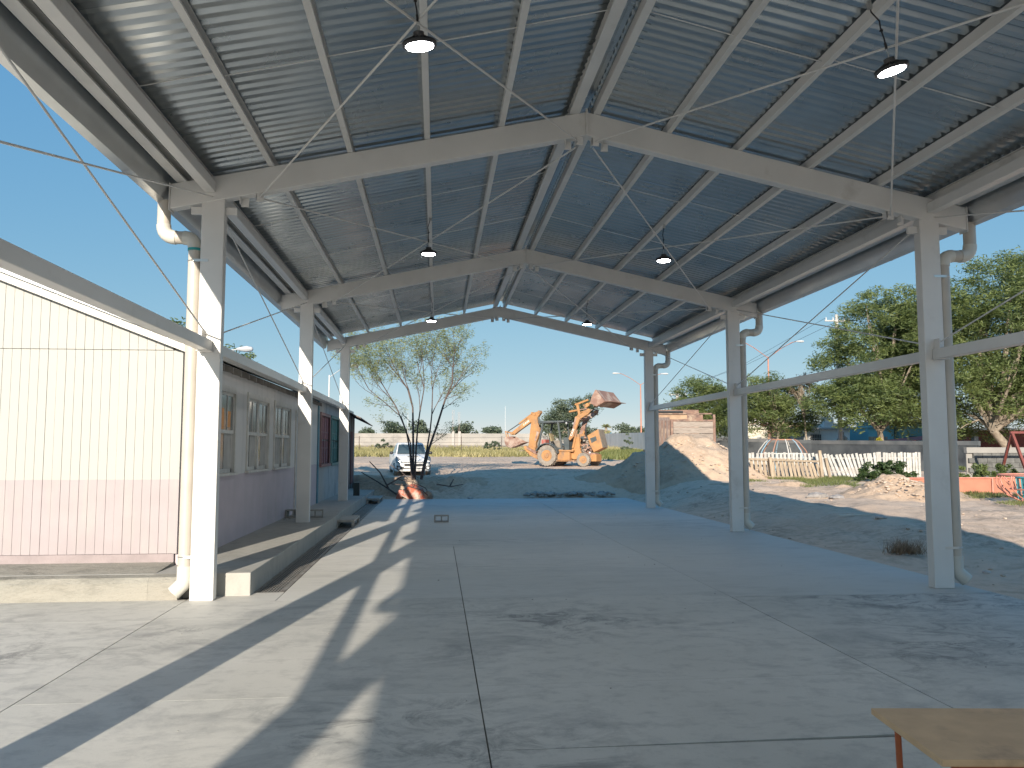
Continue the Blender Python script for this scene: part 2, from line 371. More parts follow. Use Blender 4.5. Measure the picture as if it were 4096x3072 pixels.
# ------------------------------------------------------------ the open steel shed
XC = 2.07; SL = 0.2165
FY = [10.78 + 7.74 * k for k in (-4, -3, -2, -1, 0, 1, 2)]
def ztop(x): return 6.71 - SL * abs(x - XC)
def zbot(x): return 6.37 - SL * abs(x - XC)
shed = thing('open_steel_shed', 'white steel canopy on columns with a corrugated metal gable roof over the concrete floor', 'canopy', (XC, 3.04, 0))
so = (XC, 3.04, 0)
def P(x, y, z): return (x - so[0], y - so[1], z)
colm = MB().box(-.15, .15, 0, .156, 0, 5.30).mesh('column', 'white_steel')
gus = MB().box(-.31, -.151, .02, .04, 5.10, 5.26).box(.151, .31, .02, .04, 5.10, 5.26).mesh('gusset', 'white_steel')
for fy in FY:
    for sx in (-3.01, 7.135):
        base = 0.303 if (sx < 0 and fy > 12) else -0.0
        c = inst(colm, 'column', shed, P(sx, fy, 0)); bv = c.modifiers.new('bevel', 'BEVEL'); bv.width = 0.012; bv.segments = 3
        # steel plates and gussets
        for q in (-1, 1): MB().box(min(sx + q * .30, sx + q * .151), max(sx + q * .30, sx + q * .151), fy + .05, fy + .10, 5.10, 5.20).build('gusset_plate', 'white_steel', shed, off=so)
    w0, w1 = fy - .008, fy + .155
    for s in (-1, 1):
        xe = XC + s * 5.64; xa = XC + s * 0.004
        b = MB()
        b.hexa([(xa, w0, zbot(xa)), (xe, w0, zbot(xe)), (xe, w1, zbot(xe)), (xa, w1, zbot(xa)), (xa, w0, ztop(xa)), (xe, w0, ztop(xe)), (xe, w1, ztop(xe)), (xa, w1, ztop(xa))])
        b.build('rafter', 'white_steel', shed, off=so, bevel=0.01)
    MB().box(XC - .012, XC + .012, w0 - .05, w1 + .05, 6.36, 6.735).build('ridge_plate', 'white_steel', shed, off=so)
    MB().box(XC - 5.655, XC - 5.641, w0 - .01, w1 + .01, zbot(XC - 5.64) - .02, ztop(XC - 5.64) + .01).build('end_plate', 'white_steel', shed, off=so)
    MB().box(XC + 5.641, XC + 5.655, w0 - .01, w1 + .01, zbot(XC + 5.64) - .02, ztop(XC + 5.64) + .01).build('end_plate', 'white_steel', shed, off=so)
    for xb in (-2.40, -2.62, 1.82, 1.97, 2.20, 2.35, 6.54, 6.76):   # rod lugs under the rafter
        zb = zbot(xb)
        MB().box(xb - .05, xb + .05, fy + (.0 if xb in (-2.40, 1.97, 2.20, 6.54) else .11), fy + (.012 if xb in (-2.40, 1.97, 2.20, 6.54) else .122), zb - .12, zb + .0).box(xb - .05, xb - .042, fy - .0, fy + .12, zb - .10, zb - .001).build('rod_lug', 'white_steel', shed, off=so)
# purlins (C sections)
def cpurlin(xc, face, w=0.075, h=0.125):
    z0 = ztop(xc) + 0.002; t = 0.006; y0 = FY[0] - .5; y1 = FY[-1] + .14
    xw = xc - face * w / 2; xo = xc + face * w / 2
    b = MB()
    b.box(min(xw, xw + face * t), max(xw, xw + face * t), y0, y1, z0, z0 + h)
    b.box(min(xw + face * t, xo), max(xw + face * t, xo), y0, y1, z0, z0 + t).box(min(xw + face * t, xo), max(xw + face * t, xo), y0, y1, z0 + h - t, z0 + h)
    b.box(min(xo - face * t, xo), max(xo - face * t, xo), y0, y1, z0 + t, z0 + .022)
    b.build('purlin', 'white_steel', shed, off=so)
offs = [1.20, 2.235, 3.28, 4.33]
for d in offs:
    cpurlin(XC - d, 1); cpurlin(XC + d, 1)
for d, w in ((0.17, 0.14), ): cpurlin(XC - d, -1, w); cpurlin(XC + 0.155, 1, 0.10)
cpurlin(XC - 5.5, 1, 0.14); cpurlin(XC + 5.5, -1, 0.14)
cpurlin(XC - 5.2, 1, 0.06); cpurlin(XC + 5.2, -1, 0.06)
for a, b_ in zip(FY[:-1], FY[1:]):
    for sx, cx in ((-1, -3.05), (1, 7.17)):
        MB().box(cx - .07, cx + .07, a + .162, b_ - .014, 5.385, 5.53).build('eave_strut', 'white_steel', shed, off=so, bevel=0.006)
        gx = -3.04 if sx < 0 else 7.165
        MB().box(gx - .075, gx + .075, a + .16, b_ - .012, 3.24, 3.385).build('girt', 'white_steel', shed, off=so, bevel=0.008)
        for q in ((gx - .09, gx + .09, b_ - .16, b_ - .004, 3.228, 3.238), (gx - .04, gx - .028, b_ - .13, b_ - .006, 3.386, 3.53), (gx - .04, gx - .028, a + .165, a + .29, 3.386, 3.53)): MB().box(*q).build('girt_bracket', 'white_steel', shed, off=so)
        def rod(p, q, r=.0105): MB().tube([p, q], r, 8).build('brace_rod', 'white_steel', shed, off=so, smooth=60)
        rod((gx, a + .18, 5.32), (gx, b_ - .03, 3.47)); rod((gx + .03, a + .2, 3.47), (gx + .03, b_ - .03, 5.32))
    for s in (-1, 1):
        xe = XC + s * 4.47; xi = XC + s * 0.13; ze = zbot(xe) - .03; zi = zbot(xi) - .06
        rod((xe, a + .17, ze), (xi, b_ - .01, zi), .012); rod((xe, b_ - .01, ze - .03), (xi, a + .17, zi - .03), .012)
        for f in (1 / 3, 2 / 3):   # sag rods between the purlins
            ym = a + (b_ - a) * f
            for d0, d1, dy in ((.22, 1.2, 0), (1.2, 2.235, .06), (2.235, 3.28, 0), (3.28, 4.33, .06), (4.33, 5.2, 0)):
                MB().tube([(XC + s * d0, ym + dy, ztop(XC + s * d0) + .075), (XC + s * d1, ym + dy, ztop(XC + s * d1) + .055)], .0065, 6).build('sag_rod', 'white_steel', shed, off=so)
# corrugated roof sheets
PIT = 0.17; NR = 6; sw = PIT * NR
prof = []
for k in range(NR):
    y = k * PIT; prof += [(y, 0.0), (y + .074, 0.0), (y + .104, .045), (y + .140, .045)]
prof.append((sw, 0.0)); prof.append((sw + .03, 0.001))
nseg = 4
def sheet_mesh(s):
    vs = []; fs = []; m = len(prof)
    for i in range(nseg + 1):
        d = 0.075 + (5.86 - 0.075) * i / nseg
        for y, h in prof:
            vs.append((s * d, y, (6.71 - SL * d) + 0.132 + h))
    for i in range(nseg):
        for j in range(m - 1): fs.append((i * m + j, i * m + j + 1, (i + 1) * m + j + 1, (i + 1) * m + j))
    b = MB(); b.v = vs; b.f = fs; return b.mesh('roof_sheet', 'galv')
yr0 = FY[0] - .55; yr1 = FY[-1] + .02; ns = int((yr1 - yr0) / sw)
for s in (-1, 1):
    me = sheet_mesh(s)
    for k in range(ns + 1):
        inst(me, 'roof_sheet', shed, P(XC, yr1 - (k + 1) * sw, 0.002 * (k % 2) + random.uniform(0, .002)), (0, 0, 0))
MB().sweep([(XC - .34, 6.80), (XC - .03, 6.90), (XC + .03, 6.90), (XC + .34, 6.80)], yr0, yr1 + .02).build('ridge_cap', 'galv', shed, off=so)
# gutters and downpipes
for s in (-1, 1):
    pr = [(XC + s * 5.66, 5.60), (XC + s * 5.665, 5.46), (XC + s * 5.72, 5.27), (XC + s * 5.81, 5.235), (XC + s * 5.93, 5.60), (XC + s * 5.91, 5.605)]
    for a, b_ in zip(np.linspace(yr0, yr1 + .2, 15)[:-1], np.linspace(yr0, yr1 + .2, 15)[1:]):
        MB().sweep(pr, a, b_ + .0).build('gutter', 'galv_gutter', shed, off=so, smooth=30)
        MB().sweep([(x + s * .004, z - .004) for x, z in pr[:5]], a - .025, a + .025).build('gutter_lap', 'galv_gutter', shed, off=so, smooth=30)
def elbow(c, r, d0, d1, R0, n=6):
    """quarter bend through point c entering along d0 leaving along d1"""
    c = Vector(c); d0 = Vector(d0); d1 = Vector(d1); out = []
    for k in range(n + 1):
        t = k / n; out.append((c - d0 * R0) * (1 - t) ** 2 + c * 2 * t * (1 - t) + (c + d1 * R0) * t * t)
    return out
for fy in FY:
    for s in (-1, 1):
        if s < 0 and fy > 12: continue
        xo = XC + s * 5.74; xi = -3.25 if s < 0 else 7.37; y = fy + .085; r = .086; zh = 4.78
        b = MB().tube([(xo, y, 5.28), (xo, y, zh + .16)], r, 18)
        b.tube([(xo - s * .14, y, zh), (xi + s * .14, y, zh)], r, 18)
        b.tube([(xi, y, zh - .14), (xi, y, .42)], r, 18)
        b.build('downpipe', 'pipe', shed, off=so, smooth=50)
        MB().tube(elbow((xo, y, zh), r, (0, 0, -1), (-s, 0, 0), .17), r + .008, 18).build('pipe_elbow', 'pipe_fit', shed, off=so, smooth=50)
        MB().tube(elbow((xi, y, zh), r, (-s, 0, 0), (0, 0, -1), .15), r + .008, 18).build('pipe_elbow', 'pipe_fit', shed, off=so, smooth=50)
        zb = .303 if (s < 0 and fy > 12) else 0.0
        MB().tube([(xi, y, zb + .44), (xi, y, zb + .26), (xi + s * .012, y - .01, zb + .21), (xi + s * .12, y - .05, zb + .10)], r + .01, 18).build('pipe_foot', 'pipe_fit', shed, off=so, smooth=40)
        for zs in (4.46, .56 + zb):
            b = MB().tube([(xi + (r + .004) * math.cos(t), y + (r + .004) * math.sin(t), zs) for t in np.linspace(0, 2 * PI, 15)], .006, 5)
            b.box(min(xi, xi - s * .20), max(xi, xi - s * .20), fy - .006, fy - .001, zs - .018, zs + .018)
            b.build('pipe_strap', 'strap', shed, off=so)
        if fy == FY[4] and s < 0:
            MB().tube([(xi, y, zh - .18), (xi, y, zh - .145)], r + .0095, 18).build('glue_stain', 'teal_glue', shed, off=so, smooth=50)

# ------------------------------------------------------------ hanging lights
led = bpy.data.materials.new('led_glow'); led.use_nodes = True
e = led.node_tree.nodes['Principled BSDF']; e.inputs['Base Color'].default_value = (.9, .9, .9, 1); e.inputs['Emission Color'].default_value = (1, .98, 1, 1); e.inputs['Emission Strength'].default_value = 30
M['led'] = led
M['led_core'] = mat('led_core', (.7, .7, .68)); M['led_core'].node_tree.nodes['Principled BSDF'].inputs['Emission Color'].default_value = (.8, .8, .78, 1); M['led_core'].node_tree.nodes['Principled BSDF'].inputs['Emission Strength'].default_value = .6
def make_light(label):
    t = thing('hanging_lamp', label, 'hanging lamp', group='round high bay lamps under the canopy roof')
    pr = [(.02, .13), (.05, .125), (.05, .09), (.075, .082), (.078, .05), (.12, .04), (.15, .026), (.153, .003), (.148, 0), (.128, 0), (.126, .008), (.02, .008)]
    MB().lathe(pr, n=32).build('housing', 'dark_metal', t, smooth=35)
    f = MB()
    for k in range(28):
        a = 2 * PI * k / 28; c, s_ = math.cos(a), math.sin(a)
        f.bar((c * .055, s_ * .055, .07), (c * .150, s_ * .150, .024), .004, .03)
    f.build('cooling_fins', 'dark_metal', t)
    MB().lathe([(.122, -.006), (.122, .006), (.01, .006)], n=28).build('lens', 'led', t)
    MB().lathe([(.035, -.007), (.035, -.0035)], n=7).build('lens_centre', 'led_core', t)
    MB().tube([(0, 0, .12), (.006, 0, .19), (-.006, 0, .20), (0, 0, .23)], .005, 6).build('hook', 'strap', t)
    MB().tube([(0, 0, .22), (.004, .0, .32), (-.006, 0, .42), (.01, .01, .50), (-.05, .01, .60), (-.055, 0, .66)], .007, 6).tube([(.012, 0, .40), (-.01, .006, .405), (.0, -.012, .41)], .012, 6).tube([(0, 0, .22), (.004, 0, .25), (.0, 0, .28)], .012, 6).build('cord', 'cord', t)
    MB().box(-.075, -.045, -.02, .02, .62, .70).build('purlin_clip', 'strap', t)
    return t
L0 = make_light('round lamp with lit lens hanging highest on the left slope, nearest the viewer')
L0.location = (-.18, 6.93, 5.555); L0.rotation_euler = (R(8), R(-6), 0)
labs = ['round lit lamp on the left slope between the first and second crossbeam', 'small lamp on the left slope just above the farthest crossbeam',
        'round lit lamp on the right slope at the top right, nearest the viewer', 'round lit lamp on the right slope between the first and second crossbeam', 'small lamp on the right slope in the farthest bay']
k = 0
for x, z in ((-.18, 5.555), (4.28, 5.53)):
    for y in (6.93, 14.6, 22.4):
        if (x, y) == (-.18, 6.93): continue
        l2 = dup_tree(L0, (x, y, z), label=labs[k]); k += 1
        l2.rotation_euler = (R(random.uniform(-2, 2)), R(random.uniform(-3, 3)), random.uniform(0, 6))
        if k == 3: l2.rotation_euler = (R(2), R(-14), 0)
lamp_light = bpy.data.lights.new('lamp_light', 'SPOT'); lamp_light.energy = 36; lamp_light.spot_size = R(160); lamp_light.spot_blend = .6; lamp_light.shadow_soft_size = .12; lamp_light.color = (.95, .98, 1)
for x in (-.18, 4.28):  # unseen lamps added behind the viewer to brighten the shaded interior
    for y, w in ((-.85, 'just behind the viewer'), (-8.6, 'two bays behind the viewer'), (-16.3, 'in the rearmost bay')):
        dup_tree(L0, (x, y, 5.55), label='added unseen fill lamp on the %s slope %s' % ('left' if x < 0 else 'right', w))
for o in [q for q in COL.objects if q.name.startswith('hanging_lamp')]:
    ll = bpy.data.objects.new('lamp_light', lamp_light); COL.objects.link(ll); ll.parent = o; ll.location = (0, 0, -.03)
# ------------------------------------------------------------ school buildings on the left
GY = 11.93; WX = -3.70
M['cream_plank'] = paint_split('cream_and_pink_boards', (0.345, 0.298, 0.305), (0.36, 0.362, 0.335), 1.52, 0.55, (0.36, 0.355, 0.32))
M['side_paint'] = paint_split('pale_wall_paint', (0.52, 0.45, 0.48), (0.62, 0.60, 0.57), 1.50, 0.75, (0.38, 0.37, 0.35))
M['trim'] = mat('trim_paint', (0.62, 0.60, 0.55), (0.52, 0.50, 0.46), 6, 0.6)
M['glass'] = mat('window_glass', (0.10, 0.12, 0.12), (0.18, 0.19, 0.18), 1.5, 0.12, spec=0.8)
M['curtain'] = mat('pale_curtain', (0.48, 0.46, 0.42), (0.38, 0.36, 0.33), 4, 0.9)
M['roofmetal'] = mat('old_roof_sheet', (0.42, 0.45, 0.47), (0.33, 0.35, 0.36), 3, 0.45, 0.7)
M['eave'] = mat('eave_wood', (0.30, 0.28, 0.25), (0.20, 0.18, 0.16), 5, 0.8)
M['gap'] = mat('board_backing', (0.34, 0.33, 0.30), rough=0.9)
sch = thing('school_building', 'cream building with a pink band, plank gable facing the viewer and a row of windows', 'building', (-7.2, 16.5, 0.3))
bo = (-7.2, 16.5, 0.3)
RX = -10.2; RS = 0.385
def rz_(x): return 3.40 + RS * (WX - max(x, RX)) if x > RX else 3.40 + RS * (WX - RX) - RS * (RX - x)
MB().prism([(-16.7, 0.30), (WX - .012, 0.30), (WX - .012, 3.39), (RX, rz_(RX) - .01), (-16.7, 3.39)], 'y', GY + .03, 24.85).build('inner_wall', 'gap', sch, off=bo)
# boards of the gable, lower row then upper row
x = WX; k = 0
while x > -12.0:
    w = 0.1235; x0 = x - w
    d = random.uniform(-.004, .004); g = .0022
    MB().box(x0 + g, x - g, GY - .012 + d, GY + .025, 0.47, 3.381).build('board', 'cream_plank', sch, off=bo)
    za, zb = rz_(x0) - .0, rz_(x) - .0
    if min(za, zb) > 3.42: 
        MB().hexa([(x0 + g, GY - .022 + d, 3.388), (x - g, GY - .022 + d, 3.388), (x - g, GY + .025, 3.388), (x0 + g, GY + .025, 3.388),
                   (x0 + g, GY - .022 + d, za), (x - g, GY - .022 + d, zb), (x - g, GY + .025, zb), (x0 + g, GY + .025, za)]).build('board', 'cream_plank', sch, off=bo)
    x = x0
MB().box(-12, WX - .02, GY - .03, GY + .02, 0.30, 0.466).build('base_board', mat('pink_plaster', (0.34, 0.285, 0.285), (0.28, 0.235, 0.235), 4, 0.8, bump=.5, bscale=18), sch, off=bo)
MB().box(WX - .03, WX + .022, GY - .035, GY + .05, 0.47, 3.40).build('corner_board', 'cream_plank', sch, off=bo)
# roof with fascia
for s in (1, -1):
    b = MB(); xe = WX + .26 if s > 0 else 2 * RX - WX - .26
    ze = 3.40 - RS * .26
    zr = rz_(RX) + .02
    y0, y1 = GY - .16, 24.9
    def slab(za, zb, ya, yb): return [(xe, ya, ze + za), (RX, ya, zr + za), (RX, yb, zr + za), (xe, yb, ze + za), (xe, ya, ze + zb), (RX, ya, zr + zb), (RX, yb, zr + zb), (xe, yb, ze + zb)]
    MB().hexa(slab(.10, .125, y0 - .05, y1)).build('roof_sheet', 'roofmetal', sch, off=bo)
    MB().hexa(slab(-.02, .10, y0, y0 + .035)).build('fascia', 'trim', sch, off=bo)
    MB().hexa(slab(.102, .17, y0 - .075, y0 - .05)).hexa(slab(.155, .17, y0 - .05, y0 + .16)).build('edge_flashing', 'roofmetal', sch, off=bo)
    if s > 0:
        for i in range(18):
            t = i / 17 * .55; xx = xe + (RX - xe) * t; zz = ze + (zr - ze) * t + .065 + .004
            MB().cyl((xx, y0 - .006, zz), (xx, y0, zz), .012, n=8).build('screw', 'strap', sch, off=bo)
    MB().hexa(slab(.07, .098, y0 + .04, y1)).build('roof_boards', 'eave', sch, off=bo)
for k in range(22):
    y = GY + .25 + k * .59
    MB().hexa([(WX + .01, y, 3.30), (WX + .22, y, 3.24), (WX + .22, y + .045, 3.24), (WX + .01, y + .045, 3.30), (WX + .01, y, 3.42), (WX + .22, y, 3.345), (WX + .22, y + .045, 3.345), (WX + .01, y + .045, 3.42)]).build('rafter_tail', 'eave', sch, off=bo)
# long wall with openings
wins = [(12.95, 14.80), (15.84, 17.70), (18.40, 20.30)]
WZ0, WZ1 = 1.54, 2.94
door = (21.15, 22.05)
def wall_with_holes(y0, y1, z0, z1, holes, xw, th=.05):
    b = MB(); ys_ = sorted(set([y0, y1] + [h[0] for h in holes] + [h[1] for h in holes]))
    for a, c in zip(ys_[:-1], ys_[1:]):
        h = [h for h in holes if h[0] <= a + 1e-6 and h[1] >= c - 1e-6]
        if not h: b.box(xw - th, xw, a, c, z0, z1)
        else:
            if h[0][2] > z0: b.box(xw - th, xw, a, c, z0, h[0][2])
            if h[0][3] < z1: b.box(xw - th, xw, a, c, h[0][3], z1)
    return b
wall_with_holes(GY + .02, 24.9, .303, 3.42, [(a, c, WZ0, WZ1) for a, c in wins] + [(door[0], door[1], .303, 2.86)], WX + .05, .06).build('side_wall', 'side_paint', sch, off=bo)
def window(y0, y1, z0, z1, parent, off, trim, pane_m, xw=WX + .05, lower=None, boards=None):
    cm = (y0 + y1) / 2
    f = MB()
    t = .09
    f.box(xw - .03, xw + .028, y0 - t, y1 + t, z1 + .002, z1 + .11)
    f.box(xw - .03, xw + .028, y0 - t, y0 - .002, z0, z1 + .002).box(xw - .03, xw + .028, y1 + .002, y1 + t, z0, z1 + .002)
    f.box(xw - .04, xw + .002, cm - .05, cm + .05, z0, z1)
    fr = f.build('window', trim, parent, off=off)
    MB().box(xw - .03, xw + .07, y0 - .13, y1 + .13, z0 - .045, z0 - .002).build('sill', trim, fr, off=off)
    zm = z0 + (z1 - z0) * .51
    for a, c in ((y0, cm - .05), (cm + .05, y1)):
        s = MB()
        # upper sash
        s.box(xw - .03, xw - .005, a, a + .045, zm, z1).box(xw - .03, xw - .005, c - .045, c, zm, z1)
        s.box(xw - .03, xw - .005, a, c, z1 - .05, z1).box(xw - .03, xw - .002, a, c, zm - .03, zm + .035)
        s.box(xw - .028, xw - .008, (a + c) / 2 - .014, (a + c) / 2 + .014, zm, z1)
        # lower sash, set further back
        s.box(xw - .055, xw - .032, a, a + .05, z0, zm).box(xw - .055, xw - .032, c - .05, c, z0, zm).box(xw - .055, xw - .032, a, c, z0, z0 + .07)
        s.build('sash', trim, fr, off=off)
        MB().box(xw - .022, xw - .018, a + .04, c - .04, zm + .03, z1 - .045).build('pane', pane_m, fr, off=off)
        MB().box(xw - .047, xw - .044, a + .045, c - .045, z0 + .06, zm - .028).build('pane', pane_m, fr, off=off)
        if lower:
            MB().box(xw - .05, xw - .048, a + (c - a) * .42, c - .045, z0 + .06, zm - .028).build('curtain', lower, fr, off=off)
            MB().box(xw - .043, xw - .038, a + (c - a) * .42, c - .05, z0 + .07, zm - .035).build('curtain', lower, fr, off=off)
    return fr
for i, (a, c) in enumerate(wins):
    w = window(a, c, WZ0, WZ1, sch, bo, 'trim', 'glass', lower='curtain')
    if i == 0:
        for (q0, q1, z0, z1) in ((13.98, 14.16, 2.30, 2.66), (14.38, 14.60, 2.34, 2.62)):
            MB().box(WX + .0345, WX + .037, q0, q1, z0, z1).build('orange_notice', mat('orange_paper', (0.72, 0.33, 0.12), rough=0.8), w, off=bo)
MB().box(WX - .02, WX + .03, door[0] + .0, door[1], .31, 2.855).build('door', mat('door_paint', (0.48, 0.50, 0.52), (0.42, 0.44, 0.46), 3, 0.6), sch, off=bo)
MB().box(WX + .02, WX + .078, door[0] - .09, door[0] - .003, .304, 2.95).box(WX + .02, WX + .078, door[1] + .003, door[1] + .09, .304, 2.95).box(WX + .02, WX + .078, door[0] - .003, door[1] + .003, 2.865, 2.95).build('door_frame', 'trim', sch, off=bo)

# second building: weathered grey with a red and a green shuttered window
M['grey_old'] = concrete('weathered_render', (0.42, 0.42, 0.40), (0.20, 0.21, 0.21), (0.50, 0.50, 0.48), 0.85, (1, 1, .5), 1.25)
M['blue_trim'] = mat('blue_corner_paint', (0.10, 0.26, 0.33), (0.08, 0.20, 0.26), 4, 0.6)
gb2 = thing('grey_building', 'weathered grey building with one red and one green window, beyond the cream one', 'building', (-7, 29.2, .3))
go = (-7, 29.2, .3)
holes = [(25.55, 27.6, 1.48, 3.02), (28.1, 30.05, 1.48, 3.02)]
wall_with_holes(24.93, 33.35, .303, 3.5, holes, WX + .05, .1).build('side_wall', 'grey_old', gb2, off=go)
MB().box(-12, WX - .06, 24.93, 33.35, .3, 3.5).build('inner_wall', 'grey_old', gb2, off=go)
MB().box(WX - .03, WX + .085, 24.90, 25.12, .304, 3.5).build('corner_trim', 'blue_trim', gb2, off=go)
for (a, c, z0, z1), col, dk in ((holes[0], (0.36, 0.13, 0.12), (0.22, 0.07, 0.10)), (holes[1], (0.06, 0.25, 0.20), (0.05, 0.14, 0.13))):
    m1 = mat('shutter_paint', col, dk, 6, 0.7); m2 = mat('frame_paint', tuple(v * .6 + .06 for v in col), rough=.6)
    fr = MB().box(WX + .02, WX + .085, a - .1, c + .1, z1, z1 + .1).box(WX + .02, WX + .085, a - .1, a, z0, z1).box(WX + .02, WX + .085, c, c + .1, z0, z1).box(WX + .02, WX + .12, a - .14, c + .14, z0 - .09, z0).build('window', m2, gb2, off=go)
    zm = z0 + (z1 - z0) * .5
    for q in range(2):
        ya = a + (c - a) * q / 2 + .02; yb = a + (c - a) * (q + 1) / 2 - .02
        MB().box(WX - .01, WX + .02, ya, yb, zm + .03, z1 - .02).build('shutter', m1, fr, off=go)
        MB().box(WX - .01, WX + .01, ya, yb, z0 + .02, zm - .03).build('shutter', mat('lower_shutter', tuple(v * .6 + .09 for v in col), dk, 7, .8), fr, off=go)
    b = MB()
    for q in range(5): b.box(WX + .012, WX + .032, a + (c - a) * q / 4 - .015, a + (c - a) * q / 4 + .015, z0, z1)
    for q in range(4): b.box(WX + .014, WX + .030, a, c, z0 + (z1 - z0) * q / 3 - .013, z0 + (z1 - z0) * q / 3 + .013)
    b.build('muntins', m2, fr, off=go)
MB().hexa([(WX + .25, 24.95, 3.42), (-12, 24.95, 5.6), (-12, 33.6, 5.6), (WX + .25, 33.6, 3.42), (WX + .25, 24.95, 3.50), (-12, 24.95, 5.68), (-12, 33.6, 5.68), (WX + .25, 33.6, 3.50)]).build('roof', 'roofmetal', gb2, off=go)
# third: dark timber shed end with sagging eave
ts = thing('timber_shed', 'dark weathered timber shed with a sagging shingle eave at the end of the row', 'shed', (-6, 35, .5))
to = (-6, 35, .5)
M['dark_timber'] = mat('dark_timber', (0.13, 0.10, 0.09), (0.22, 0.17, 0.15), 5, 0.85, stretch=(3, 3, .5))
M['red_timber'] = mat('red_timber', (0.22, 0.08, 0.07), (0.13, 0.06, 0.06), 5, 0.85, stretch=(3, 3, .5))
for k in range(17):
    y0 = 33.42 + k * .155
    MB().box(WX - .0 + random.uniform(-.008, .008), WX + .045, y0, y0 + .148, .25, 3.5).build('board', 'dark_timber' if k % 5 else 'grey_old', ts, off=to)
for k in range(9):
    x1 = WX + .04 - k * .2
    MB().box(x1 - .19, x1, 36.06, 36.1, .3, 3.5 + k * .05).build('board', 'red_timber', ts, off=to)
MB().box(-8, WX - .02, 33.45, 36.05, .2, 3.5).build('inner_wall', 'gap', ts, off=to)
MB().box(WX + .03, WX + .09, 34.3, 35.2, .5, 2.7).build('door', 'red_timber', ts, off=to)
for k in range(8):
    y0 = 33.5 + k * .37
    e0 = .55 + .25 * (k / 7)
    MB().hexa([(WX + e0, y0, 3.22 - k * .035), (-7, y0, 4.9), (-7, y0 + .40, 4.9), (WX + e0, y0 + .40, 3.22 - k * .035), (WX + e0, y0, 3.27 - k * .035), (-7, y0, 4.95), (-7, y0 + .40, 4.95), (WX + e0, y0 + .40, 3.27 - k * .035)]).build('shingle_strip', 'dark_timber', ts, off=to)
# dark box on the platform end
t = tag(MB().box(-.105, .105, -.1, .1, 0, .44).box(-.115, .115, -.11, .11, .44, .455).build('steel_post_box', mat('dark_green_paint', (0.03, 0.045, 0.045), rough=0.6), loc=(-2.85, 29.1, .303), bevel=.004), 'small dark box standing upright near the far end of the platform', 'box')

# hollow concrete block on the floor
def cmu(loc, rz, label, flat=False):
    b = MB(); L, H, D = .39, .19, .19
    xs_ = [-L / 2, -L / 2 + .032, -.016, .016, L / 2 - .032, L / 2]
    b.box(-L / 2, L / 2, -D / 2, D / 2, 0, .032).box(-L / 2, L / 2, -D / 2, D / 2, H - .032, H)
    for a, c in ((xs_[0], xs_[1]), (xs_[2], xs_[3]), (xs_[4], xs_[5])): b.box(a, c, -D / 2, D / 2, .0321, H - .0321)
    o = b.build('concrete_block', 'block', loc=loc, bevel=.003); o.rotation_euler = (0, 0, rz)
    return tag(o, label, 'concrete block')
cmu((.14, 21.75, 0), R(-2), 'single hollow concrete block lying on its side in the middle of the floor')
cmu((-2.93, 19.9, .303), R(6), 'concrete block against the right side of the second left column')
cmu((-3.43, 19.95, .303), R(-10), 'concrete block behind the left side of the second left column')
# loose rubble on the platform by the column
def rubble(name, label, pts, lo, hi, m, cat='stones', kind='stuff', flat=.7):
    b = MB()
    for (x, y, z) in pts:
        s = random.uniform(lo, hi); n = 6
        rings = []
        for j, (rr, hh) in enumerate(((.7, -.4), (1, -.05), (.85, .35), (.35, .6))):
            a0 = random.random()
            rings.append([(x + s * rr * math.cos(a0 + 2 * PI * q / n) * random.uniform(.7, 1.15), y + s * rr * math.sin(a0 + 2 * PI * q / n) * random.uniform(.7, 1.15), z + s * hh * flat * random.uniform(.8, 1.2)) for q in range(n)])
        b.loft(rings)
    o = b.build(name, m); tag(o, label, cat, kind=kind); return o
rubble('mortar_rubble', 'scraps of mortar strewn on the platform by the second left column', [(-3.6 + random.random() * .5, 19.2 + random.random() * .9, .31) for _ in range(26)], .015, .05, 'block')

# ------------------------------------------------------------ table at the lower right
M['table_top'] = mat('particle_board', (0.68, 0.46, 0.26), (0.58, 0.38, 0.21), 7, 0.5, c3=(0.30, 0.18, 0.11), s3=2.2, rng3=(0.58, 0.75), bump=.05)
tb = thing('table', 'wooden topped table with orange steel legs at the lower right corner', 'table', (2.62, 3.25, 0), R(-5.6))
def Tp(x, y): # world to local for the table
    c, s = math.cos(R(5.6)), math.sin(R(5.6)); dx, dy = x - 2.62, y - 3.25
    return (c * dx - s * dy, s * dx + c * dy)
MB().box(-.635, .62, -.285, .335, .722, .75).build('table_top', 'table_top', tb, bevel=.003)
og = mat('orange_paint', (0.52, 0.13, 0.04), (0.42, 0.10, 0.03), 6, 0.45)
for x_, y_ in ((-.55, .26), (.55, .26), (-.55, -.22), (.55, -.22)):
    MB().cyl((x_ * .97, y_, 0), (x_, y_, .72), .014, n=14).build('leg', og, tb, smooth=50)
MB().box(-.56, .56, .245, .265, .68, .72).box(-.56, .56, -.225, -.205, .68, .72).build('frame_rail', og, tb)

